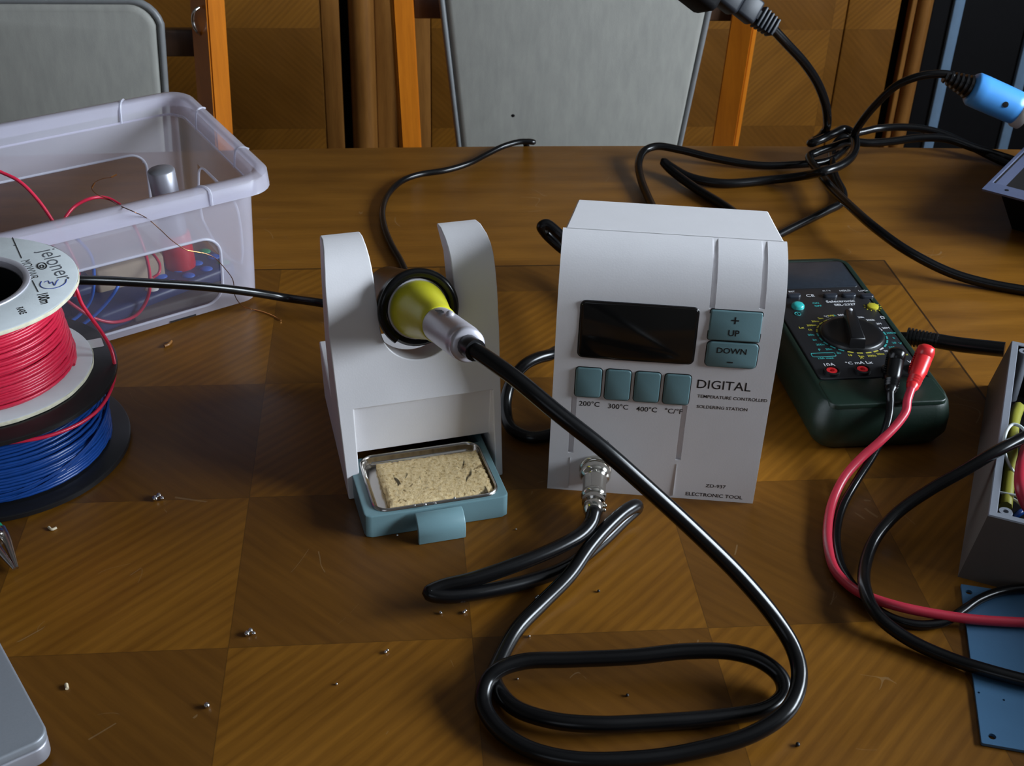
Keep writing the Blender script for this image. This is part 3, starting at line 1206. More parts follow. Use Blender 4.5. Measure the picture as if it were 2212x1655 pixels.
# funnel belongs to the stand
b = MB()
fo = RC - iax * .004
b.lathe([(.0150, -.075), (.0185, -.040), (.0226, -.014), (.0246, -.005), (.0247, .003), (.0230, .0048), (.0212, -.004), (.0165, -.04)], fo, iax, 40, cap=False)
fun = b.build('funnel', M['black_satin'], HS)
b = MB()
pv = iax.cross(hd_).normalized()
rr_ = [fo + (hd_ * math.cos(a) + pv * math.sin(a)) * .0236 + iax * (.006 + .0010 * math.sin(3 * a)) for a in [math.radians(-20 + 250 * i / 30) for i in range(31)]]
b.tube(rr_, .0029, 10, sub=2)
b.build('clip_ring', M['black'], fun)
SI = thing('soldering_iron', 'soldering iron with yellow collar and silver sleeve resting in the white stand', 'soldering iron', RC)
b = MB()
b.lathe([(.0035, -.066), (.0045, -.05), (.0105, -.04), (.0170, -.008), (.0196, -.004), (.0200, -.001), (.0196, .0012), (.0185, .0014)], RC, iax, 40)
b.build('tip_collar', M['silver'], SI)
b = MB()
yl = .052
b.lathe([(.0186, .0012), (.0186, .003), (.0180, .008), (.0166, .016), (.0148, .025), (.0132, .034), (.0121, .043), (.0116, .051), (.0110, yl)], RC, iax, 40)
b.build('collar', M['yellow'], SI)
b = MB()
b.lathe([(.0104, yl - .002), (.0108, yl), (.0108, yl + .002), (.0106, IL - .012), (.0105, IL - .008), (.0098, IL - .006), (.0101, IL - .0045), (.0099, IL - .001), (.0088, IL), (.0050, IL)], RC, iax, 40)
sl = b.build('sleeve', M['silver'], SI)
b = MB()
q0 = RC + iax * (yl + .017)
sdv = (CU - iax * CU.dot(iax)).normalized()
for k in range(3):
    b.box(q0 + sdv * .0107 + iax * (k * .0022 - .006) - sdv.cross(iax) * .0045, (.004, .0006, .0008), Matrix((sdv.cross(iax), sdv, iax)).transposed())
b.build('marking', M['ink_black'], sl, smooth=0)
b = MB(); b.sphere(q0 + sdv * .0103 + iax * .006 + sdv.cross(iax) * -.0010, .0028, (1, 1, 1)); b.build('button', M['silver'], sl)
CRAD = .0046
cz_ = EP.z
CORD = [(1012, 747, None), (1030, 757, None)]
bt = [EP - iax * .004, EP + iax * .004, EP + iax * .010 + V((.001, 0, -.0006))]
b = MB()
b.tube(bt, .0064, 16)
b.build('strain_relief', M['black_satin'], SI)
zE = bt[-1].z
path = [EP - iax * .002, bt[1], bt[2]]
path += [at(*p) for p in ((1110, 815, .158), (1200, 889, .146), (1300, 968, .129), (1400, 1056, .107), (1500, 1148, .083), (1600, 1247, .058), (1672, 1333, .038), (1714, 1402, .026), (1727, 1460, .0205), (1704, 1530, .0175), (1625, 1586, .0120), (1483, 1626, .0062), (1366, 1641, .0052), (1230, 1640, .0052), (1133, 1614, .0054), (1072, 1570, .0060), (1044, 1520, .0075), (1051, 1475, .0110), (1078, 1447, .0142), (1133, 1429, .0150), (1230, 1425, .0150), (1366, 1419, .0165), (1483, 1407, .0175), (1580, 1409, .0175), (1646, 1429, .0150), (1687, 1464, .0098), (1693, 1499, .0068), (1658, 1530, .0058), (1561, 1549, .0056), (1405, 1561, .0070), (1289, 1565, .0085), (1192, 1556, .0080), (1114, 1530, .0062), (1076, 1491, .0050), (1066, 1462, .0050), (1078, 1429, .0050), (1114, 1363, .0052), (1172, 1302, .0058), (1230, 1243, .0105), (1269, 1188, .0150), (1308, 1143, .0165), (1346, 1108, .0165), (1372, 1093, .0140), (1374, 1098, .0080), (1352, 1118, .0050), (1300, 1168, .0048), (1223, 1226, .0048), (1130, 1259, .0056), (1017, 1283, .0100), (955, 1288, .0120), (928, 1281, .0135), (955, 1268, .0150), (1017, 1253, .0170), (1133, 1213, .0190), (1215, 1178, .0200), (1258, 1152, .0210), (1276, 1130, .0225))]
pe = so + ax * .052 - EZ * .010
path += [at(1283, 1106, .0255), so + ax * .046 - EZ * .0072, so + ax * .040 - EZ * .0055]
b = MB()
b.tube(path, CRAD, 14, sub=8)
cable = b.build('cable', M['black'], SI)
pax = (ax - EZ * .14).normalized()
b = MB()
L_ = .043
b.lathe([(.0082, .003), (.0098, .0035), (.0103, .006), (.0103, .0075), (.0092, .0095), (.0080, .0105), (.0077, .012), (.0076, .024), (.0082, .0245), (.0084, .027), (.0070, .0285), (.0078, .030), (.0076, .033), (.0062, .034), (.0066, .0355), (.0064, .040), (.0050, L_)], so, pax, 36)
cn = b.build('connector', M['chrome'], SI)
b = MB()
sv = sd
for q in (so + pax * .034 + sd * .0076, so + pax * .038 + sd * .0072):
    b = MB(); b.sphere(q, .0013); b.build('screw', M['chrome'], cn)
b = MB()
b.sphere(so + pax * .011 + EZ * .0078, .0010)
b.build('locating_pin', M['chrome'], cn)

# ------------------------------------------------------------------ multimeter
MZ = .040
mFL, mFR, mBR = at(1797, 885, MZ), at(2052, 864, MZ), at(1850, 556, MZ)
md = (mFR - mFL).normalized()
mn = V((-md.y, md.x, 0))
MW = (mFR - mFL).length
mB = (mBR - mFR)
ML = mB.dot(mn)
# keep the long edge as photographed by using the measured direction
ml = (mBR - mFR).normalized()
md = V((ml.y, -ml.x, 0)).normalized() * .55 + md * .45
md.normalize(); mn = V((-md.y, md.x, 0))
MW = .0940; ML = mB.length + .002
mFR = mFR + md * .003
MO = mFR - md * MW            # front-left-top corner
MM = thing('multimeter', 'dark green and black digital multimeter lying to the right of the white station', 'multimeter', MO + md * MW / 2 + mn * ML / 2 - EZ * MZ)


def mp(x, y, z=0.0):
    return MO + md * x + mn * y + EZ * z


def m_inv(u, v, z=0.0):
    q = at(u, v, MZ + z) - MO
    return q.dot(md), q.dot(mn)


# holster: loft of rounded rectangles
t1 = bmesh.new()
rings = []
for ins_, z_, r_ in ((.004, -MZ, .012), (.0, -MZ + .004, .014), (-.004, -MZ + .012, .016), (-.004, -.016, .016), (-.0015, -.006, .014), (.0012, -.0012, .012), (.0028, 0, .011), (.0060, 0, .009), (.0066, -.0012, .008)):
    rings.append([t1.verts.new(mp(x, y, z_)) for x, y in rrect(ins_, ins_, MW - ins_, ML - ins_, r_, 6)])
for ra, rb in zip(rings, rings[1:]):
    for i in range(len(ra)):
        t1.faces.new((ra[i], ra[(i + 1) % len(ra)], rb[(i + 1) % len(ra)], rb[i]))
t1.faces.new(rings[-1]); t1.faces.new(rings[0][::-1])
bmesh.ops.recalc_face_normals(t1, faces=t1.faces[:])
b = MB(); b.add(t1)
b.build('holster', M['green'], MM)
# faceplate
fy0 = m_inv(1900, 814)[1]
b = MB()
b.prism(rrect(.0075, fy0, MW - .0075, ML - .008, .004), mp(0, 0, -.002), md, mn, EZ, .0022, bev=.0006, only_top=True)
face = b.build('faceplate', M['meter_face'], MM)
sy_ = m_inv(1790, 622)[1]
b = MB()
b.prism(rrect(.009, sy_, MW - .009, ML - .010, .003), mp(0, 0, .0001), md, mn, EZ, .0005, bev=.0002, only_top=True)
b.build('screen', M['meter_screen'], MM)
b = MB()
b.prism(rrect(.004, -.001, MW - .004, fy0 - .002, .006), mp(0, 0, -.003), md, mn, EZ, .0034, bev=.001, only_top=True)
b.build('lower_cover', M['green'], MM)
# keys
for u, v, w_, h_ in ((1714, 641, .0058, .0032), (1793, 641, .0058, .0032), (1833, 640, .0058, .0032), (1872, 642, .0055, .0032)):
    x, y = m_inv(u, v)
    b = MB(); b.prism(rrect(x - w_, y - h_, x + w_, y + h_, .003), mp(0, 0, 0), md, mn, EZ, .0024, bev=.0009, seg=2, only_top=True)
    b.build('key', M['meter_key'], MM)
x, y = m_inv(1723, 664)
b = MB(); b.lathe([(.0052, 0), (.0050, .0022), (.0042, .0032), (.002, .0036)], mp(x, y), EZ, 24); b.build('power_button', M['turquoise'], MM)
x, y = m_inv(1885, 664)
b = MB(); b.lathe([(.0046, 0), (.0046, .0014), (.0040, .0018)], mp(x, y), EZ, 24)
for k in range(12):
    a = k * math.pi / 6
    if k != 4:
        b.box(mp(x + .0064 * math.cos(a), y + .0064 * math.sin(a), .0003), (.0014, .0006, .0003), Matrix.Rotation(math.atan2(md.y, md.x) + a, 3, 'Z'))
b.build('trimmer', M['knob_yellow'], MM)
# rotary dial
kx, ky = m_inv(1840, 725)
KR = .0245
b = MB()
b.lathe([(KR, 0), (KR - .0003, .0020), (KR - .0012, .0032), (KR - .004, .0036), (KR - .006, .0032)], mp(kx, ky), EZ, 56)
dial = b.build('dial', M['black_satin'], MM)
ka = math.atan2(md.y, md.x) + math.radians(90 - 12)
RK = Matrix.Rotation(ka, 3, 'Z')
b = MB()
b.prism([(-KR + .001, -.0058), (KR - .001, -.0040), (KR - .001, .0040), (-KR + .001, .0058)], mp(kx, ky, .0030), RK @ EX, RK @ EY, EZ, .0080, bev=.0014, taper=.94, only_top=True)
b.build('pointer_bar', M['black_satin'], dial)
b = MB(); b.sphere(mp(kx, ky, .0112) + (RK @ EX) * (KR - .004), .0016, (1, 1, .6)); b.build('pointer_dot', M['ink_white'], dial)
# dial scale
iw, iy, ic = MB(), MB(), MB()
names = [(90 - 4, '200', 'w'), (72, '2k', 'w'), (58, '20k', 'w'), (44, '200k', 'w'), (30, '2M', 'w'), (16, '20M', 'w'), (2, '200m', 'c'), (-12, '2', 'c'), (-26, '20', 'c'), (-40, '200', 'c'), (-54, '700', 'w'), (-68, '20m', 'y'), (-82, '200u', 'y'), (-97, '2m', 'y'), (-112, '10', 'y'), (-127, '2u', 'c'), (-142, '20n', 'c'), (-157, '200n', 'c'), (-171, '2n', 'c'), (175, '20u', 'c'), (161, '1k', 'y'), (147, '200m', 'y'), (133, '20m', 'y'), (120, '2m', 'y'), (109, '°C', 'w'), (101, 'hFE', 'y'), (95, 'L', 'c')]
for a, tx, k in names:
    r = math.radians(a)
    B = {'w': iw, 'y': iy, 'c': ic}[k]
    Rr = Matrix.Rotation(math.atan2(md.y, md.x) + r + math.pi / 2, 3, 'Z')
    B.box(mp(kx + (KR + .0018) * math.cos(r), ky + (KR + .0018) * math.sin(r), .0004), (.0044, .0012, .0002), Rr)
    rt = KR + .0064
    B.text(tx, .0034, mp(kx + rt * 1.02 * math.cos(r), ky + rt * math.sin(r), .0004), md, mn, bold=.00006)


def mtext(B, body, u, v, size, bold=.00006, sxx=1.0):
    x, y = m_inv(u, v)
    B.text(body, size, mp(x, y, .0004), md, mn, bold=bold, sx=sxx)


mtext(iw, 'INT', 1710, 631, .0032)
mtext(iw, 'm / n', 1785, 629, .0032)
mtext(iw, 'HOLD', 1825, 629, .0034)
mtext(iw, 'Lx/Cx', 1864, 629, .0032)
mtext(iw, 'CE', 1750, 640, .0058, .00003)
mtext(iw, 'Selectronic', 1815, 652, .0047, .0001, 1.12)
mtext(iw, 'SEL-2327', 1825, 659, .0042, .0001, 1.12)
mtext(iw, 'Ω', 1906, 687, .0050)
mtext(iw, '10A', 1790, 789, .0054, .0001)
mtext(iw, '°C mA Lx', 1855, 785, .0050, .0001)
mtext(iw, 'V', 1965, 783, .0048)
mtext(ic, 'ON', 1762, 656, .0034)
mtext(ic, 'OFF', 1767, 662, .0034)
mtext(ic, 'V', 1945, 743, .0042)
mtext(ic, 'F', 1770, 757, .0042)
mtext(ic, '10A max', 1783, 775, .0034)
mtext(iy, 'Lx', 1731, 709, .0040)
mtext(iy, 'A', 1861, 774, .0040)
mtext(iy, '20Hz', 1951, 767, .0034)
x, y = m_inv(1723, 679)
b = MB()
ic.tube([mp(x + .0024 * math.cos(a), y + .0024 * math.sin(a), .0004) for a in [2 * math.pi * i / 12 for i in range(12)]], .0003, 4, closed=True, sub=2)
ic.box(mp(x, y, .0004), (.0005, .0022, .0003), Matrix((md, mn, EZ)).transposed())
x0, y0 = m_inv(1754, 770); x1, y1 = m_inv(1803, 765)
ic.tube([mp(a_, b_, .0004) for a_, b_ in rrect(x0, (y0 + y1) / 2 - .0024, x1, (y0 + y1) / 2 + .0024, .001, 2)], .0003, 4, closed=True, sub=2)
iw.build('lettering', M['ink_white'], face, smooth=0)
iy.build('lettering', M['ink_yellow'], face, smooth=0)
ic.build('lettering', M['ink_cyan'], face, smooth=0)
for u, v in ((1796, 806), (1862, 803), (1922, 802), (1980, 798)):
    x, y = m_inv(u, v)
    b = MB()
    b.lathe([(.0062, 0), (.0062, .0026), (.0056, .0030), (.0048, .0030), (.0046, .0004)], mp(x, y), EZ, 28, cap=False)
    sk = b.build('socket', M['black_satin'], MM)
    b = MB()
    b.lathe([(.0040, .0002), (.0040, .0024), (.0020, .0026), (.0018, .0004)], mp(x, y), EZ, 24, cap=False)
    b.build('insert', M['red'] if u < 1900 else M['black_satin'], sk)

# test leads (plug + wire)


def lead(label, mat, plug_top, plug_end, pts, rad, grp):
    o = thing('test_lead', label, 'test lead', V((plug_top.x, plug_top.y, MZ)), grp)
    dv = (plug_end - plug_top); L = dv.length; dv.normalize()
    rt = dv.cross(EZ).normalized()
    up_ = rt.cross(dv)
    b = MB()
    # elbow plug: upright head over the socket, barrel running to the front
    b.lathe([(.0052, -.012), (.0056, -.004), (.0064, .0), (.0066, .004), (.0058, .0075), (.003, .009)], plug_top, (EZ * .92 - dv * .35).normalized(), 20)
    b.lathe([(.0060, -.002), (.0063, .006), (.0058, .018), (.0050, L * .66), (.0053, L * .68), (.0044, L * .72), (.0052, L * .75), (.0043, L * .79), (.0050, L * .82), (.0041, L * .86), (.0046, L * .90), (.0030, L)], plug_top, dv, 20)
    for k in range(9):
        b.box(plug_top + dv * (-.001 + .0022 * k) + rt * .0062, (.0010, .0010, .007), Matrix((dv, rt, up_)).transposed())
    b.build('plug', mat, o)
    b = MB()
    b.tube([plug_end - dv * .004, plug_end] + pts, rad, 12, sub=8)
    b.build('wire', mat if mat is not M['red'] else M['red_lead'], o)
    return o


pt = at(1996, 771, MZ + .016); pe2 = at(1968, 842, MZ + .007)
lead('red test lead plugged into the multimeter and curling down to the table', M['red'], pt, pe2,
     [at(*p) for p in ((1960, 866, .043), (1957, 888, .039), (1940, 914, .034), (1905, 950, .027), (1860, 990, .018), (1825, 1030, .011), (1800, 1080, .006), (1789, 1130, .0045), (1789, 1180, .0045), (1804, 1232, .0045), (1838, 1268, .0050), (1880, 1291, .0080), (1940, 1310, .0090), (2000, 1323, .0080), (2100, 1338, .0062), (2212, 1345, .0062), (2300, 1348, .0062))], .0031, None)
pt = at(1934, 778, MZ + .015); pe2 = at(1923, 848, MZ + .006)
lead('black test lead plugged into the multimeter beside the red one', M['black'], pt, pe2,
     [at(*p) for p in ((1923, 870, .041), (1920, 900, .036), (1908, 940, .028), (1885, 985, .018), (1850, 1040, .008), (1820, 1095, .0045), (1808, 1140, .0032), (1808, 1185, .0032), (1823, 1236, .0034), (1862, 1287, .0036), (1915, 1330, .0036), (1975, 1349, .0034), (2035, 1345, .0036), (2080, 1319, .0062), (2120, 1293, .0060), (2165, 1277, .0058), (2225, 1271, .0058), (2300, 1275, .0058))], .0029, None)

# ------------------------------------------------------------------ right-hand enclosure with wires
BH = .0465
B0 = at(2090, 1237)                          # near-left foot
Bt = at(2135, 1112, BH); Bb = at(2186, 736, BH); Br = at(2212, 1136, BH)
bd = (Br - Bt).normalized()
bl = (Bb - Bt); BL = bl.length; bl.normalize()
bd = V((bl.y, -bl.x, 0)); 
BW = .13
GB = thing('project_enclosure', 'open grey plastic enclosure full of loose wires at the right edge', 'enclosure', Bt + bd * BW / 2 + bl * BL / 2 - EZ * BH)
foot_in = .012
t1 = bmesh.new()


def gring(ins, z, extra=0):
    return [t1.verts.new(Bt + bd * x + bl * y + EZ * z) for x, y in ((ins, ins), (BW - ins, ins), (BW - ins, BL - ins), (ins, BL - ins))]


rings = [gring(-.0075, -BH), gring(-.0002, -.0008), gring(.0004, 0), gring(.0046, 0), gring(.0050, -.0006), gring(.0044, -BH + .003)]
for ra, rb in zip(rings, rings[1:]):
    for i in range(4):
        t1.faces.new((ra[i], ra[(i + 1) % 4], rb[(i + 1) % 4], rb[i]))
t1.faces.new(rings[-1]); t1.faces.new(rings[0][::-1])
bmesh.ops.recalc_face_normals(t1, faces=t1.faces[:])
for f in t1.faces:
    if f in t1.faces:
        f.material_index = 0
t1.faces.ensure_lookup_table()
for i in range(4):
    t1.faces[i].material_index = 1  # outer walls in a darker, browner grey that paints in their shade
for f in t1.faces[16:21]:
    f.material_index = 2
b = MB(); b.add(t1)
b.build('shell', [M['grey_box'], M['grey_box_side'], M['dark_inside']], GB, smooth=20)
for (x, y) in ((.0098, .0098), (.0098, BL - .010)):
    b = MB(); b.lathe([(.0044, -BH + .003), (.0044, -.002), (.0040, -.0012), (.0018, -.0012), (.0017, -.012)], Bt + bd * x + bl * y, EZ, 20, cap=False)
    b.build('screw_post', M['grey_box'], GB)


def wire(name, label, mat, pts, r, cat='wire', group=None, n=8, parent=None):
    b = MB(); b.tube(pts, r, n, sub=6)
    P0 = min(pts, key=lambda p: p.z)
    o = b.build(name, mat, parent, loc=None if parent else P0)
    if not parent:
        tag(o, label, cat, group)
    return o


wire('loose_wire', 'white wire arching over the rim inside the grey enclosure', M['white_wire'],
     [at(*p) for p in ((2240, 985, .048), (2222, 945, .055), (2205, 922, .058), (2188, 917, .058), (2173, 935, .056), (2169, 965, .050), (2178, 1000, .042), (2200, 1032, .034), (2225, 1050, .030))], .0011)
wire('earth_wire', 'yellow and green earth wire along the inner wall of the enclosure', M['yellow_green'],
     [at(*p) for p in ((2200, 880, .030), (2190, 910, .034), (2184, 980, .034), (2176, 1060, .034), (2172, 1095, .033))], .0042)
wire('loose_wire', 'thick red wire bulging inside the grey enclosure at the picture edge', M['red_lead'],
     [at(*p) for p in ((2240, 930, .040), (2218, 975, .046), (2207, 1020, .048), (2208, 1062, .046), (2225, 1100, .038), (2250, 1110, .03))], .0044)
wire('loose_wire', 'short white wire lying low across the enclosure corner', M['white_wire'],
     [at(*p) for p in ((2158, 1064, .036), (2180, 1068, .037), (2205, 1072, .037), (2230, 1076, .034))], .0010)
wire('loose_wire', 'blue wire at the bottom corner of the enclosure', M['blue_wire'],
     [at(*p) for p in ((2190, 1118, .022), (2203, 1108, .024), (2218, 1102, .022), (2235, 1095, .020))], .0022)
wire('loose_wire', 'second white wire angled down beside the red wire in the enclosure', M['white_wire'],
     [at(*p) for p in ((2184, 1076, .032), (2195, 1082, .032), (2206, 1092, .031), (2220, 1110, .028))], .0010)

# thick black lead from the enclosure looping down over the panel
wire('thick_cable', 'thick black lead looping from inside the grey enclosure down across the blue panel', M['black'],
     [at(*p) for p in ((2290, 905, .056), (2212, 945, .0545), (2150, 977, .051), (2080, 1018, .040), (2010, 1058, .028), (1940, 1107, .016), (1893, 1160, .0085), (1869, 1220, .0070), (1870, 1278, .0110), (1896, 1330, .0105), (1960, 1380, .0062), (2050, 1422, .0050), (2130, 1448, .0064), (2212, 1470, .0066), (2300, 1490, .0066))], .0040, 'cable', n=12)

# corrugated lead between meter and enclosure
g0, g1 = at(1960, 728, .012), at(2182, 757, .022)
gv = (g1 - g0); GL = gv.length; gv.normalize()
CGT = thing('mains_cable', 'stiff black mains cable with ridged strain relief between multimeter and grey enclosure', 'cable', V((g0.x, g0.y, .006)))
b = MB()
pr = []
for k in range(9):
    h = .0028 * k
    pr += [(.0078 - .00022 * k, h), (.0078 - .00022 * k, h + .0014), (.0058, h + .0015), (.0058, h + .0027)]
b.lathe(pr, g0, gv, 20); b.build('strain_relief', M['black_satin'], CGT)
b = MB(); b.tube([g0 + gv * .02, g0 + gv * GL * .5 - EZ * .0008, g1 - gv * .004], .0060, 14); b.build('sheath', M['black'], CGT)
b = MB(); b.tube([g0 + gv * .004, g0 - gv * .03 - EZ * .004, g0 - gv * .06 - EZ * .006], .0045, 12); b.build('tail', M['black'], CGT)

# blue-grey front panel lying on the table
pq = [at(u, v, .002) for u, v in ((2075, 1262), (2120, 1606))]
pv_ = (pq[0] - pq[1]); PLn = pv_.length; pv_.normalize()
pr_ = V((pv_.y, -pv_.x, 0))
hc = [at(2143, 1592, .002), at(2093, 1280, .002)]
pan = MB()
pan.prism(rrect(0, 0, .16, PLn, .001), V((pq[1].x, pq[1].y, .0003)), pr_, pv_, EZ, .002, bev=.0003)
po = pan.build('front_panel_plate', M['bluegrey'], loc=V((pq[1].x, pq[1].y, 0)))
ct = []
for h in hc:
    b = MB(); b.lathe([(.0021, -.01), (.0021, .01)], V((h.x, h.y, .001)), EZ, 16); o = b.build('cut', M['bluegrey']); ct.append(o)
for u, v in ((2114, 1497), (2168, 1513)):
    p = at(u, v, .002); b = MB(); b.lathe([(.0007, -.01), (.0007, .01)], V((p.x, p.y, .001)), EZ, 10); ct.append(b.build('cut', M['bluegrey']))
boolean(po, ct)
tag(po, 'flat blue-grey metal panel with drilled corner holes at the lower right', 'panel')

# box added out of view only to shade the lower right of the table
b = MB()
b.prism(rrect(-.085, -.165, .085, .165, .006), V((.565, -.09, 0)), EX, EY, EZ, .105, bev=.003)
tag(b.build('shade_box', M['grey_box_side'], loc=(.565, -.09, 0)), 'low brown-grey box added out of view, right of the blue-grey panel, to shade the table', 'case')

# chassis, top right
CH = .044
c0 = at(2121, 408, CH); ca = at(2212, 318, CH); cb = at(2212, 497, CH)
e1 = (ca - c0).normalized(); e2 = (cb - c0).normalized()
e2 = (e2 - e1 * e2.dot(e1)).normalized()
CS = thing('metal_chassis', 'slate grey open metal chassis standing at the upper right edge', 'chassis', V((c0.x, c0.y, 0)) + e1 * .12 + e2 * .12)
t1 = bmesh.new()
LA, LB = .24, .26


def cring(ins, z, k=1.0, wide=0):
    return [t1.verts.new(V((c0.x, c0.y, 0)) + e1 * x + e2 * y + EZ * z) for x, y in ((ins + wide, ins), (LA - ins, ins), (LA - ins, LB - ins), (ins + wide, LB - ins))]


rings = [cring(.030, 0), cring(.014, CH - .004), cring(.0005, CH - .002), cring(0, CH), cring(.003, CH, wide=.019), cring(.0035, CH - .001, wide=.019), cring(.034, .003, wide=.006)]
for ra, rb in zip(rings, rings[1:]):
    for i in range(4):
        t1.faces.new((ra[i], ra[(i + 1) % 4], rb[(i + 1) % 4], rb[i]))
t1.faces.new(rings[-1]); t1.faces.new(rings[0][::-1])
bmesh.ops.recalc_face_normals(t1, faces=t1.faces[:])
t1.faces.ensure_lookup_table()
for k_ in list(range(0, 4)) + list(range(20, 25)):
    t1.faces[k_].material_index = 1  # near-black outer wall stands for the shade below the rim
b = MB(); b.add(t1)
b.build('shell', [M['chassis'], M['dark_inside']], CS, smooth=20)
hp_ = c0 + e1 * .012 + e2 * .020
b = MB(); b.lathe([(.0018, -.0005), (.0018, .0004), (.0008, .0005)], hp_, EZ, 12); b.build('rivet', M['black_matt'], CS)
kn = c0 + e1 * .034 + e2 * .060
b = MB(); b.lathe([(.010, -.03), (.010, .0), (.008, .002)], kn, EZ, 24); b.build('knob', M['blue_grip'], CS)

# blue-handled iron
bi0 = atY(2098, 190, .64); bi1 = atY(2275, 268, .62)
bx = (bi1 - bi0); BLN = bx.length; bx.normalize()
BI = thing('soldering_iron', 'second soldering iron with sky blue grip in the upper right corner', 'soldering iron', bi0 + bx * BLN)
b = MB()
b.lathe([(.010, -.001), (.0150, .0), (.0170, .003), (.0172, .012), (.0168, .045), (.0164, .052), (.0150, .054)], bi0, bx, 32); b.build('grip', M['blue_grip'], BI)
b = MB(); pr = []
for k in range(6):
    h = -.030 + .005 * k
    r = .0062 + .0011 * k
    pr += [(r, h), (r + .0006, h + .002), (r - .0016, h + .0028), (r - .0016, h + .0044)]
b.lathe(pr, bi0, bx, 20); b.build('strain_relief', M['black_satin'], BI)
b = MB(); b.lathe([(.0160, .051), (.0185, .054), (.0185, .060), (.012, .062), (.0065, .07), (.0065, .15), (.002, .175)], bi0, bx, 28); b.build('heater', M['white_key'], BI)
sdv2 = (ray(2180, 220) * -1); sdv2 = (sdv2 - bx * sdv2.dot(bx)).normalized()
sd3 = at_plane(2172, 226, bi0 + sdv2 * .0166, sdv2)
b = MB(); b.lathe([(.0030, -.002), (.0030, .0006), (.001, .0008)], sd3, sdv2, 14); b.build('button', M['black_satin'], BI)
wp = [bi0 - bx * .02] + [atY(*p) for p in ((2055, 163, .645), (2000, 162, .650), (1940, 183, .660), (1893, 225, .670), (1860, 265, .680))] + [at(*p) for p in ((1846, 288, .036), (1832, 312, .0065), (1800, 342, .0050), (1770, 351, .0050), (1741, 354, .0050), (1640, 357, .0045), (1540, 341, .0080), (1470, 324, .0125), (1420, 316, .0150), (1393, 325, .0130), (1380, 350, .0095), (1384, 385, .0060), (1398, 422, .0045), (1416, 460, .0045))]
b = MB(); b.tube(wp, .0041, 12); b.build('cable', M['black'], BI)
IS = thing('wire_iron_holder', 'coiled wire holder carrying the blue soldering iron beyond the right edge', 'iron holder', V((bi0 + bx * .11).xy.to_3d()))
hb = bi0 + bx * .10
b = MB(); b.tube([hb + (bx.orthogonal().normalized() * math.cos(t) + bx.cross(bx.orthogonal().normalized()) * math.sin(t)) * .0205 + bx * (-.035 + .004 * t) for t in [i * .4 for i in range(50)]], .0015, 6, sub=2)
b.build('spring', M['steel'], IS)
b = MB(); b.tube([hb + bx * -.0 - EZ * .0205, V((hb.x + .004, hb.y, .055)), V((hb.x + .01, hb.y, .0035))], .003, 8)
b.build('post', M['black_matt'], IS)

# ------------------------------------------------------------------ plug and cords in the back
PL = thing('mains_plug', 'grey-black moulded cable plug hanging at the top edge above the cords', 'plug', at(1790, 300, .01))
PY_ = .60
p0 = atY(1672, 62, PY_); p1 = atY(1640, 36, PY_); p2 = atY(1604, 8, PY_); p3 = atY(1560, -30, PY_ - .005)
pxv = (p2 - p0).normalized()
psd = (CF.cross(pxv)).normalized(); pfr = psd.cross(pxv)
RP = Matrix((pxv, psd, pfr)).transposed()
b = MB()
b.box(p0 + pxv * .034, (.022, .0235, .016), RP, bev=.003)
b.box(p0 + pxv * .056, (.026, .030, .020), RP, bev=.004)
b.build('body', M['plug'], PL)
b = MB()
for k in range(5):
    b.box(p0 + pxv * (.002 + .0042 * k), (.0028, .017 + .0008 * k, .013), RP, bev=.0008)
b.box(p0 + pxv * .012, (.026, .010, .009), RP, bev=.001)
b.build('strain_relief', M['plug'], PL)
b = MB()
b.box(p0 + pxv * .096 - psd * .004, (.06, .050, .040), RP, bev=.006)
b.build('coupling', M['black_matt'], PL)
cp = [p0 + pxv * .006] + [atY(*p) for p in ((1700, 95, .61), (1738, 137, .63), (1767, 182, .65), (1783, 225, .665), (1787, 258, .680))] + [at(*p) for p in ((1781, 284, .028), (1768, 299, .024), (1754, 306, .022), (1754, 309, .026), (1772, 302, .0290), (1800, 289, .0310), (1824, 279, .0320), (1841, 287, .0310), (1848, 312, .0290), (1838, 340, .0280), (1812, 359, .0270), (1776, 371, .0260), (1740, 379, .0160), (1668, 388, .0060), (1560, 396, .0048), (1490, 383, .0060), (1448, 360, .0100), (1434, 350, .0125), (1446, 364, .0090), (1500, 405, .0052), (1560, 442, .0048), (1600, 470, .0048))]
b = MB(); b.tube(cp, .0046, 12); b.build('cord', M['black'], PL)

CRD = 'black cords tangled on the table edge'
wire('black_cable', 'black cord from slate chassis turning back in the knot and running past the multimeter', M['black'],
     [at(*p) for p in ((2300, 380, .0045), (2230, 360, .0045), (2165, 338, .0060), (2105, 320, .0130), (2045, 300, .0190), (1985, 298, .0190), (1930, 305, .0160), (1875, 309, .0150), (1835, 306, .0170), (1800, 317, .0180), (1765, 329, .0175), (1749, 337, .0160), (1752, 349, .0155), (1769, 371, .0150), (1792, 402, .0160), (1835, 444, .0210), (1890, 492, .0240), (1960, 542, .0190), (2050, 588, .0090), (2130, 612, .0050), (2212, 627, .0046), (2300, 640, .0046))], .0044, 'cord', CRD, n=12)
wire('black_cable', 'black cord arching highest right of the knot, then dropping to the white station', M['black'],
     [at(*p) for p in ((2280, 392, .0045), (2200, 364, .0045), (2140, 338, .0060), (2080, 308, .0120), (2020, 284, .0180), (1960, 275, .0200), (1900, 277, .0190), (1862, 285, .0190), (1832, 292, .0190), (1812, 302, .0150), (1799, 322, .0060), (1797, 350, .0045), (1806, 385, .0045), (1822, 418, .0045), (1818, 438, .0045), (1785, 456, .0045), (1740, 478, .0045), (1690, 503, .0045), (1640, 530, .0045))], .0041, 'cord', CRD, n=12)
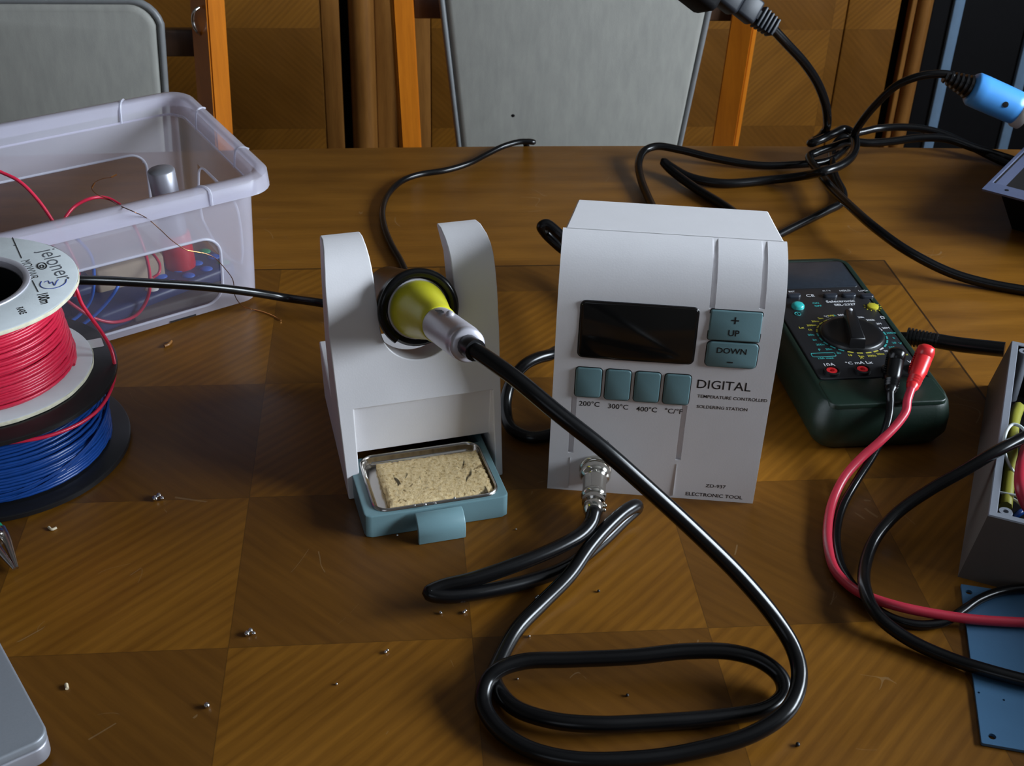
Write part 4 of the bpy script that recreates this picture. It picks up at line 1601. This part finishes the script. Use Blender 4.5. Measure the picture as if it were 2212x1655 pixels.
# station's own cord: tight bend at its left shoulder and the bend near the stand
b = MB()
b.tube([SP + sd * .05 + sn * .083 + EZ * .03] + [at(*p) for p in ((1225, 525, .038), (1200, 498, .046), (1180, 484, .050), (1170, 489, .048), (1178, 504, .040), (1205, 530, .030), (1240, 560, .020))] + [SP + sd * .06 + sn * .10 + EZ * .006, SP + sd * .03 + sn * .078 + EZ * .012] + [at(*p) for p in ((1210, 760, .026), (1187, 767, .030), (1160, 774, .032), (1135, 787, .031), (1115, 808, .026), (1098, 840, .018), (1092, 880, .010), (1105, 925, .0055), (1150, 945, .0048), (1220, 930, .0048))], .0045, 12)
b.build('mains_cord', M['black'], ST)
wire('thin_cable', 'thin black cord curving from behind the stand over the far table edge', M['black'],
     [at(*p) for p in ((890, 620, .0035), (866, 565, .0035), (845, 528, .0035), (830, 490, .0035), (826, 455, .0035), (838, 420, .0035), (868, 391, .0035), (905, 377, .0035), (962, 368, .0035), (1010, 354, .0035), (1050, 334, .0035), (1090, 315, .0050), (1125, 306, .0060), (1152, 307, .0046))] + [V((.105, .752, .002)), V((.118, .762, -.03)), V((.125, .765, -.10))], .0031, 'cord', n=12)

# ------------------------------------------------------------------ plastic bin
BY = math.radians(31)
u1 = V((-math.cos(BY), -math.sin(BY), 0))                 # along the long side, away from the near right corner
u2 = V((math.cos(math.radians(116)), math.sin(math.radians(116)), 0))
K0 = V((-.1525, .4100, 0))
BINL, BINW, BINH = .335, .187, .118
BN = thing('storage_bin', 'frosted clear plastic storage bin standing open on the left of the table', 'storage bin', K0 + u1 * .16 + u2 * .09)


def bin_pt(a, c, z, flare=0.0):
    """a along the long side, c along the short side"""
    return K0 + u1 * (a + (a / BINL - .5) * 2 * flare) + u2 * (c + (c / BINW - .5) * 2 * flare) + EZ * z


def bin_loop(flare, r, z, k=6, straight=1):
    return [bin_pt(x, y, z, flare) for x, y in rrect2(0, 0, BINL, BINW, r, k)]


def rrect2(x0, y0, x1, y1, r, k, nx=100, ny=56):
    out = []
    def seg(ax, ay, bx_, by, n):
        for i in range(n):
            out.append((ax + (bx_ - ax) * i / n, ay + (by - ay) * i / n))
    def arc(cx, cy, a0):
        for i in range(k):
            a = math.radians(a0 + 90 * i / k)
            out.append((cx + r * math.cos(a), cy + r * math.sin(a)))
    seg(x0 + r, y0, x1 - r, y0, nx); arc(x1 - r, y0 + r, 270)
    seg(x1, y0 + r, x1, y1 - r, ny); arc(x1 - r, y1 - r, 0)
    seg(x1 - r, y1, x0 + r, y1, nx); arc(x0 + r, y1 - r, 90)
    seg(x0, y1 - r, x0, y0 + r, ny); arc(x0 + r, y0 + r, 180)
    return out


def win_test(a, c, z):
    """clear windows on the long walls and at the short ends"""
    if c < .001 or c > BINW - .001:
        return in_rr(a, z, .034, .010, BINL - .03, .070, .016)
    if a < .001 or a > BINL - .001:
        # arch
        return .014 < z < .068 and .045 + (z - .014) * .0 < c < BINW - .045
    return False


def in_rr(x, y, x0, y0, x1, y1, r):
    if not (x0 < x < x1 and y0 < y < y1):
        return False
    cx = min(max(x, x0 + r), x1 - r)
    cy = min(max(y, y0 + r), y1 - r)
    return (x - cx) ** 2 + (y - cy) ** 2 <= r * r


t1 = bmesh.new()
base2 = rrect2(0, 0, BINL, BINW, .016, 6)
NZ = 56
rings = []
H1 = .1020
for k in range(NZ + 1):
    z = .0015 + (H1 - .0015) * k / NZ
    fl = .0035 * z / H1 + (-.003 if k == 0 else 0)
    rings.append(([t1.verts.new(bin_pt(x, y, z, fl)) for x, y in base2], z))
nb = len(base2)
for (ra, za), (rb, zb_) in zip(rings, rings[1:]):
    for i in range(nb):
        f = t1.faces.new((ra[i], ra[(i + 1) % nb], rb[(i + 1) % nb], rb[i]))
        x = (base2[i][0] + base2[(i + 1) % nb][0]) / 2
        y = (base2[i][1] + base2[(i + 1) % nb][1]) / 2
        if win_test(x, y, (za + zb_) / 2):
            f.material_index = 1
fb = t1.faces.new(rings[0][0][::-1]); fb.material_index = 1
bmesh.ops.recalc_face_normals(t1, faces=t1.faces[:])
b = MB(); b.add(t1)
b.build('walls', [M['frost'], M['clear']], BN, smooth=50)
# rim: step outwards, up, rolled lip
t1 = bmesh.new()
rings = []
for fl, z in ((.0036, .1000), (.0056, .1020), (.0060, .1155), (.0080, .1178), (.0135, .1178), (.0160, .1160), (.0170, .1035), (.0156, .1035), (.0148, .1140)):
    rings.append([t1.verts.new(bin_pt(x, y, z, fl)) for x, y in rrect2(0, 0, BINL, BINW, .020, 6, 20, 12)])
nr = len(rings[0])
for ra, rb in zip(rings, rings[1:]):
    for i in range(nr):
        t1.faces.new((ra[i], ra[(i + 1) % nr], rb[(i + 1) % nr], rb[i]))
bmesh.ops.recalc_face_normals(t1, faces=t1.faces[:])
b = MB(); b.add(t1)
rim = b.build('rim', M['rim'], BN, smooth=50)
# raised ribs: window borders and lip stiffeners
b = MB()
for c, fl in ((0, -.0006), (BINW, .0)):
    b.tube([bin_pt(x, c, z, .0035 * z / H1 + .0004) for x, z in rrect(.034, .010, BINL - .03, .070, .016, 8)], .0012, 8, closed=True, sub=2)
for a in (0, BINL):
    b.tube([bin_pt(a, y, z, .0035 * z / H1 + .0004) for y, z in ((.045, .014), (.045, .060), (.055, .068), (.075, .070), (BINW - .075, .070), (BINW - .055, .068), (BINW - .045, .060), (BINW - .045, .014))], .0010, 6, closed=True, sub=3)
b.tube(bin_loop(.0050, .019, .1005), .0008, 6, closed=True, sub=1, smooth=False)
b.build('window_border', M['rib'], BN)
for a in (.052, .20):
    for c in (0, BINW):
        b = MB()
        b.tube([bin_pt(a, c, .1005, .0040), bin_pt(a, c, .1155, .0062), bin_pt(a, c, .1182, .0105), bin_pt(a, c, .1162, .0163), bin_pt(a, c, .1040, .0172)], .0012, 6, sub=3)
        b.build('rib', M['rib'], rim)
for c in (.05, .14):
    b = MB()
    b.tube([bin_pt(0, c, .1005, .0040), bin_pt(0, c, .1155, .0062), bin_pt(0, c, .1182, .0105), bin_pt(0, c, .1162, .0163)], .0010, 6, sub=3)
    b.build('rib', M['rib'], rim)
FN = V((-u1.y, u1.x, 0))
if FN.y > 0:
    FN = -FN                                             # outward normal of the near long wall
b = MB()
b.box(bin_pt(.070, 0, .0045, .0008), (.022, .0006, .0012), Matrix((-u1, FN, EZ)).transposed())
b.build('base_mark', M['ink_black'], BN)

# ------------------------------------------------------------------ things in the bin
zc = .108
topc = at(347, 366, zc)
botc = at(386, 552, .030)
cax = (topc - botc).normalized()
foot = botc - cax * ((botc.z - .004) / cax.z)
CLt = (topc - foot).length
CY = thing('capped_tube', 'silver-capped tube with red lower half leaning inside the plastic bin', 'tube', foot)
b = MB(); b.lathe([(.0105, .048), (.0110, .050), (.0110, CLt - .0012), (.0100, CLt), (.0004, CLt + .0001)], foot, cax, 32); b.build('cap', M['silver_dark'], CY)
b = MB(); b.lathe([(.012, .0005), (.0128, .002), (.0128, .046), (.0116, .048)], foot, cax, 32); b.build('body', M['red'], CY)
# handset with blue keys
ka_ = at(352, 628, .018); kb_ = at(492, 575, .018)
kv = (kb_ - ka_); kL = .125; kv.z = 0; kv.normalize()
kr = V((-kv.y, kv.x, 0))
RMT = thing('handset', 'dark handset with blue, green and white keys lying in the bin', 'handset', V((ka_.x, ka_.y, .003)) + kv * .05)
ko = V((ka_.x, ka_.y, .003)) - kv * .066 - kr * .006
b = MB(); b.prism(rrect(0, 0, .136, .046, .008), ko, kv, kr, EZ, .018, bev=.004, seg=3); b.build('body', M['navy'], RMT)
for i in range(5):
    for j in range(3):
        mt = M['blue_key']
        if i == 0 and j < 2:
            mt = M['white_key']
        if (i, j) in ((4, 2), (4, 0)):
            mt = M['green_key']
        b = MB(); b.sphere(ko + kv * (.058 + .0175 * i) + kr * (.009 + .014 * j) + EZ * .018, .0056, (1, .8, .35)); b.build('key', mt, RMT)
tn0 = at(262, 590, .03)
b = MB(); b.box(V((tn0.x, tn0.y + .012, .022)), (.058, .034, .036), Matrix.Rotation(BY, 3, 'Z'), bev=.003)
tag(b.build('cardboard_box', M['tan'], loc=V((tn0.x, tn0.y + .012, .004))), 'small tan cardboard box inside the bin near its middle', 'box')
nv0 = at(215, 650, .02)
b = MB(); b.box(V((nv0.x - .035, nv0.y + .012, .016)), (.085, .030, .024), Matrix.Rotation(BY + .05, 3, 'Z'), bev=.004)
tag(b.build('parts_case', M['navy'], loc=V((nv0.x - .035, nv0.y + .012, .004))), 'navy plastic parts case at the bottom of the bin behind the spools', 'case')
nv1 = at(400, 660, .012)
b = MB(); b.box(V((nv1.x, nv1.y + .018, .0085)), (.10, .016, .009), Matrix.Rotation(BY, 3, 'Z'), bev=.002)
tag(b.build('component_strip', M['grey_box_side'], loc=V((nv1.x, nv1.y + .018, .004))), 'low brown strip lying along the near wall inside the bin', 'strip')
GW = 'insulated wires coiled in the bin'


def in_bin(u, v, c):
    """point seen at (u, v) on the upright plane c metres behind the near wall"""
    return at_plane(u, v, K0 - FN * c, FN)


wire('coiled_wire', 'red wire rising from the bin past its near rim at the far left', M['red_wire'],
     [in_bin(*p) for p in ((-60, 345, .09), (0, 371, .08), (42, 392, .07), (82, 432, .06), (118, 484, .05), (150, 540, .04), (170, 590, .035), (160, 640, .035))], .0014, group=GW)
wire('coiled_wire', 'red wire arching above the near rim and hanging inside the bin front', M['red_wire'],
     [in_bin(*p) for p in ((110, 540, .05), (132, 486, .06), (160, 447, .07), (195, 429, .07), (228, 427, .07), (258, 442, .06), (285, 480, .03), (308, 530, .014), (323, 590, .012), (320, 640, .012), (295, 680, .012), (250, 696, .012), (205, 688, .012), (165, 664, .014), (120, 630, .016), (70, 590, .02))], .0014, group=GW)
wire('coiled_wire', 'light blue wire curving down inside the bin just right of the spools', M['lightblue_wire'],
     [in_bin(*p) for p in ((135, 490, .03), (170, 520, .03), (196, 552, .02), (203, 600, .016), (196, 648, .014), (170, 682, .014), (140, 702, .014))], .0014, group=GW)
wire('coiled_wire', 'light blue wire sweeping from the tan box to the bottom of the bin', M['lightblue_wire'],
     [in_bin(*p) for p in ((262, 600, .02), (253, 622, .012), (232, 652, .010), (205, 680, .010), (175, 704, .012))], .0014, group=GW)
wire('coiled_wire', 'short red wire bent over the handset keys', M['red_wire'],
     [in_bin(*p) for p in ((330, 600, .03), (343, 590, .03), (345, 572, .035), (338, 558, .04), (330, 548, .045))], .0012, group=GW)
# copper wire
cw = [at_plane(u, v, K0 - FN * .03, FN) for u, v in ((252, 377), (240, 383), (222, 386), (205, 394), (198, 406), (210, 420), (234, 430))]
cw += [at(*p) for p in ((262, 446, .1175), (290, 458, .1175))]
cw += [at_plane(u, v, K0 + FN * (.016), FN) for u, v in ((318, 472), (345, 495), (372, 520), (405, 541), (440, 547), (462, 556), (484, 578), (503, 605), (508, 640))]
cw += [at(*p) for p in ((525, 662, .008), (545, 668, .0012), (566, 673, .0008), (590, 682, .0008), (607, 692, .0008))]
b = MB(); b.tube(cw, .00036, 6, sub=6)
cpo = b.build('copper_wire', M['copper_dark'], loc=at(607, 692, 0))
tag(cpo, 'hair-thin copper wire draped over the near rim of the bin onto the table', 'wire')
b = MB(); b.tube(cw[0:2], .0007, 6, sub=3); b.tube(cw[3:5], .0006, 6, sub=3); b.tube(cw[12:14], .0004, 6); b.tube(cw[-5:], .00045, 6, sub=4)
b.build('bare_end', M['copper'], cpo)
# black cable in front of bin
cb_ = [at(820, 672, .012), at(745, 664, .012), at(690, 654, .014)] + [at_plane(u, v, K0 + FN * .024, FN) for u, v in ((620, 644), (548, 632), (450, 620), (330, 612), (240, 607), (165, 605))] + [at_plane(60, 608, K0 + FN * .02, FN)]
wire('black_cable', 'black cord stretched in front of the bin from the spools to the iron stand', M['black'], cb_, .0036, 'cord', n=12)

# ------------------------------------------------------------------ wire spools
A0 = at(8, 968)
RB = .0855


def flange(c, z, r, hole, th, mat, name, parent, edge=None):
    b = MB()
    b.lathe([(hole, 0), (r - .001, 0), (r, .0006), (r, th - .0006), (r - .001, th), (hole, th), (hole, 0)], V((c.x, c.y, z)), EZ, 128, cap=False)
    return b.build(name, mat, parent)


BS = thing('wire_spool', 'black spool of blue wire under the red spool at the left edge', 'wire spool', A0, 'stacked wire spools')
flange(A0, .0003, RB, .012, .0042, M['spool_black'], 'flange', BS)
b = MB(); b.lathe([(.040, .0044), (.040, .057)], A0, EZ, 40); b.build('core', M['spool_black'], BS)
flange(A0, .0565, RB - .0015, .012, .0038, M['spool_black'], 'flange', BS)


def winding(c, z0, z1, rad, wr, layers, amp, seed):
    rnd = random.Random(seed)
    b = MB()
    b.lathe([(rad(0) - wr * 2.2, z0), (rad(.5) - wr * 2.2, (z0 + z1) / 2), (rad(1) - wr * 2.2, z1)], V((c.x, c.y, 0)), EZ, 48, cap=False)
    for L in range(layers):
        turns = int((z1 - z0) / (wr * 2.02))
        pts = []
        ph = rnd.uniform(0, 6.28)
        for t in range(turns):
            tilt = rnd.uniform(-1, 1) * amp
            r0 = rad((t + .5) / turns) + rnd.uniform(-.0006, .0006) - L * wr * 1.7
            for k in range(40):
                a = 2 * math.pi * k / 40
                f = (t + k / 40) / turns
                z = z0 + wr + (z1 - z0 - 2 * wr) * f + tilt * math.sin(a + ph) * math.sin(math.pi * min(1, max(0, f)))
                z = min(max(z, z0 + wr), z1 - wr)
                rr = r0 if k else r0
                pts.append(V((c.x + rr * math.cos(a), c.y + rr * math.sin(a), z)))
        b.tube(pts, wr, 6, smooth=False)
    return b


winding(A0, .0046, .0563, lambda f: .0725 - .006 * f ** 2, .00115, 2, .0020, 3).build('winding', M['blue_wire'], BS, smooth=70)
b = MB(); b.tube([A0 + V((.0735 * math.cos(a), .0735 * math.sin(a), .022 + .014 * math.sin(a * 1.3 + .5))) for a in [-2.5 + 4.2 * i / 30 for i in range(31)]], .0011, 6, sub=2)
b.tube([A0 + V((.0742 * math.cos(a), .0742 * math.sin(a), .026 + .014 * math.sin(a * 1.1 + .3))) for a in [-2.5 + 4.2 * i / 30 for i in range(31)]], .0011, 6, sub=2)
b.build('loose_turn', M['blue_wire'], BS)
A1 = A0 + V((-.002, .002, .0604))
RR = .070
RSp = thing('wire_spool', 'white-flanged spool of red wire stacked on the black spool', 'wire spool', A1, 'stacked wire spools')
z1 = .0604


def card_flange(z, name):
    b = MB()
    th = .0034
    b.lathe([(.0375, th), (RR - .0008, th), (RR, th - .0006)], V((A1.x, A1.y, z)), EZ, 128, cap=False)
    o = b.build(name, M['card'], RSp)
    b = MB()
    rnd = random.Random(5)
    b.lathe([(RR + .00005, th - .0005), (RR + .0005, th * .6), (RR + .0003, .0004), (RR - .0012, 0), (.0375, 0)], V((A1.x, A1.y, z)), EZ, 128, cap=False)
    for v_ in b.b.verts:
        q = v_.co - A1; q.z = 0
        if q.length > .06:
            a = math.atan2(q.y, q.x)
            v_.co += q.normalized() * (.00018 * math.sin(9 * a) + .00012 * math.sin(23 * a))
    b.build('edge', M['card_edge'], o)
    return o


card_flange(z1 + .0002, 'flange')
TOPZ = .1235
winding(A1, z1 + .0038, TOPZ - .0004, lambda f: .0595 - .0075 * f, .00125, 2, .0015, 9).build('winding', M['red_wire'], RSp, smooth=70)
tf = card_flange(TOPZ, 'flange')
b = MB()
b.lathe([(.0400, -.0605), (.0380, -.058), (.0350, -.056), (.0350, -.001), (.0362, .0036), (.0385, .0045), (.0402, .0042), (.0404, .0034)], V((A1.x, A1.y, TOPZ)), EZ, 56, cap=False)
hub = b.build('hub_tube', M['silver'], RSp)
b = MB(); b.lathe([(.0340, -.055), (.0342, .0)], V((A1.x, A1.y, TOPZ)), EZ, 48, cap=False); b.lathe([(.0002, -.0545), (.0345, -.0545)], V((A1.x, A1.y, TOPZ)), EZ, 48, cap=False)
b.build('hub_lining', M['black_matt'], hub)
tz = TOPZ + .0034
b = MB()


def line_text(body, u0, v0, u1_, v1_, size, B, flip=False, bold=0):
    p, q = at(u0, v0, tz), at(u1_, v1_, tz)
    ex = (q - p).normalized(); ey = V((-ex.y, ex.x, 0))
    B.text(body, size, p, ex, ey, 'LEFT', bold=bold, fit=(q - p).length)


def tline(B, u0, v0, u1_, v1_, r=.0003):
    B.tube([at(u0, v0, tz), at(u1_, v1_, tz)], r, 4, smooth=False)


line_text('jeloner', 99, 539, 143, 604, .0160, b)
b.build('lettering', M['ink_grey'], tf, smooth=0)
b = MB()
line_text('MOWWR', 53, 562, 73, 602, .0085, b)
line_text('100m', 89, 633, 98, 654, .0090, b, bold=.0003)
line_text('RARE', 41, 664, 50, 678, .0058, b, bold=.0002)
tline(b, 27, 513, 47, 558); tline(b, 70, 606, 83, 631); tline(b, 29, 530, 36, 531)
b.tube([at(91 + 10 * math.cos(a), 575 + 7 * math.sin(a), tz) for a in [2 * math.pi * i / 12 for i in range(12)]], .0004, 4, closed=True, sub=2)
b.tube([at(91 + 4 * math.cos(a), 576 + 3 * math.sin(a), tz) for a in [2 * math.pi * i / 12 for i in range(12)]], .0004, 4, closed=True, sub=2)
b.build('lettering', M['ink_black'], tf, smooth=0)
b = MB()
b.tube([at(*p, tz) for p in ((96, 610), (104, 607), (108, 613), (113, 609), (118, 617), (123, 608), (127, 604))], .0003, 4)
b.tube([at(*p, tz) for p in ((90, 608), (87, 616), (93, 622), (108, 624), (128, 620), (141, 612), (144, 603))], .00035, 4)
b.build('pen_note', M['ink_blue'], tf, smooth=0)
# loose end of the red wire: tucked under the top flange, hanging round the black flange
lw = [A1 + V((.056 * math.cos(a), .056 * math.sin(a), .056)) for a in (1.1, .8)]
lw += [at(158, 612, .119), at(176, 655, .106), at(198, 688, .094), at(222, 722, .080), at(240, 755, .068), at(248, 790, .059), at(247, 815, .055), at(238, 845, .052), at(222, 873, .050), at(200, 896, .049), at(160, 921, .049), at(100, 943, .050), at(40, 954, .051), at(-30, 960, .052)]
b = MB(); b.tube(lw, .0013, 8, sub=6)
b.build('loose_end', M['red_wire'], RSp)
# paper sticker on the upper black flange
b = MB(); p = at(190, 745, .0604)
b.prism(rrect(-.010, -.006, .010, .006, .001), V((p.x, p.y, .0604)), V((.94, .34, 0)), V((-.34, .94, 0)), EZ, .0002)
b.build('sticker', M['card'], BS)

# ------------------------------------------------------------------ laptop corner, pliers
lp = at(110, 1592, .020); lpa = at(0, 1388, .020); lpb = at(28, 1660, .020)
d1 = (lpa - lp).normalized(); d2 = (lpb - lp); d2 = (d2 - d1 * d2.dot(d1)).normalized()
LT = thing('laptop', 'silver laptop corner jutting in at the lower left', 'laptop', V((lp.x, lp.y, 0)) + d1 * .11 + d2 * .15)
lpc = V((lp.x, lp.y, .0))
for z, h, ins_, nm, mt in ((.004, .011, .0, 'base', 'silver_dark'), (.0152, .0055, .0, 'lid', 'laptop')):
    b = MB(); b.prism(rrect(ins_, ins_, .24, .33, .009, 8), lpc + EZ * z, d1, d2, EZ, h, bev=.0014, seg=3); b.build(nm, M[mt], LT)
b = MB()
for x, y in ((.03, .03), (.21, .03), (.03, .30), (.21, .30)):
    b.lathe([(.006, 0), (.006, .004)], lpc + d1 * x + d2 * y, EZ, 12)
    bb = b; 
b.build('feet', M['black_matt'], LT)
q0, q1 = at(34, 1228, .004), at(-4, 1160, .009)
qv = (q1 - q0).normalized(); qs = V((-qv.y, qv.x, 0)).normalized()
PLR = thing('pliers', 'fine-nosed pliers with green grips, only the steel tip showing at the left edge', 'pliers', V((q0.x, q0.y, 0)) - qv * 0)
for sg, nm in ((-1, 'jaw'), (1, 'jaw')):
    b = MB()
    b.tube([q0 + qs * .0008 * sg, q0 + qv * .012 + qs * .0022 * sg, q0 + qv * .026 + qs * .0036 * sg, q0 + qv * .034 + qs * .003 * sg], lambda f: .0011 + .0030 * f, 10)
    b.build(nm, M['steel'], PLR)
    b = MB()
    b.tube([q0 + qv * .030 - qs * .002 * sg + EX * .001, q0 + qv * .036 - qs * .004 * sg - EX * .005, q0 + qv * .06 - qs * .008 * sg - EX * .045, q0 + qv * .09 - qs * .008 * sg - EX * .085], lambda f: .0030 + .0022 * min(1, f * 4), 10)
    b.build('grip', M['green_grip'], PLR)
b = MB(); b.lathe([(.004, -.004), (.004, .004), (.002, .005)], q0 + qv * .030, EZ, 16); b.build('rivet', M['steel'], PLR)

# ------------------------------------------------------------------ crumbs of solder and wire
GS = 'solder beads on the table'
beads = [((541, 1367), 3, 'cluster of three solder beads on the dark veneer square left of the drawer', .0017),
         ((447, 1522), 1, 'single solder bead on the dark square at the lower left', .0017),
         ((835, 1408), 2, 'tiny pair of solder crumbs below the drawer, left of the coiled cable', .0010),
         ((727, 1477), 1, 'tiny solder crumb on the light square at the bottom left of centre', .0007),
         ((343, 1075), 3, 'dull cluster of solder lumps near the blue spool', .0020),
         ((952, 1323), 1, 'solder bead just below the cable bend under the drawer tab', .0010),
         ((1004, 1322), 2, 'two solder beads on the veneer joint left of the black cable', .0010),
         ((1160, 1291), 2, 'solder bead touching the left side of the black cable', .0010),
         ((1143, 1374), 1, 'solder bead on the veneer joint right of the black cable', .0008),
         ((1118, 1466), 1, 'tiny solder bead inside the left end of the cable loop', .0006),
         ((1293, 1276), 1, 'dark crumb on the light square above the cable loop', .0009),
         ((1355, 1501), 1, 'dark crumb inside the long cable loop', .0009),
         ((1723, 1607), 1, 'dark crumb at the lower right below the cable', .0012),
         ((858, 1156), 1, 'bright solder bead at the foot of the drawer front', .0008),
         ((1115, 1143), 1, 'tiny solder bead right of the drawer tab', .0006)]
for (u, v), n, lab, r in beads:
    p = at(u, v, r)
    b = MB()
    for k in range(n):
        b.sphere(p + V(((k - (n - 1) / 2) * r * 1.15, (k % 2) * r * 1.1 - r * .3, (r * .35 if k == 1 else 0))), r * (1 - .15 * k), (1, 1.1, .95), 10, 7)
    o = b.build('solder_bead', M['ink_black'] if 'dark crumb' in lab else M['solder'], loc=V((p.x, p.y, 0)))
    tag(o, lab, 'solder bead', GS)
for k, (u, v) in enumerate(((895, 1092), (918, 1090), (940, 1087), (982, 1076))):
    p = at(u, v, TY + .003)
    b = MB(); b.sphere(p, .0009 + .0003 * (k == 1), u=8, v=6)
    labs = ('leftmost solder bead on the front rim of the steel dish', 'largest solder bead on the front rim of the steel dish', 'solder bead on the dish rim above the pull tab', 'rightmost solder bead on the front rim of the steel dish')
    tag(b.build('solder_bead', M['solder'], loc=p), labs[k], 'solder bead', GS)
GO = 'wire offcuts on the table'
for pts, lab, r, mt in (([(105, 1139), (112, 1144), (122, 1140)], 'bent pale wire offcut below the blue spool', .0009, 'offcut'),
                        ([(143, 1478), (145, 1488)], 'straight pale sleeve offcut near the laptop corner', .0010, 'offcut'),
                        ([(355, 748), (364, 744), (370, 737)], 'curled brown shaving on the table in front of the bin', .0012, 'wood')):
    b = MB(); b.tube([at(u, v, r) for u, v in pts], r, 8, sub=4)
    tag(b.build('wire_offcut', M[mt], loc=at(*pts[0], 0)), lab, 'offcut', GO)

# ------------------------------------------------------------------ lift everything so that the floor is z = 0
for o in S.objects:
    if o.parent is None and o is not cam:
        o.location.z += TABLE_H
bpy.context.view_layer.update()
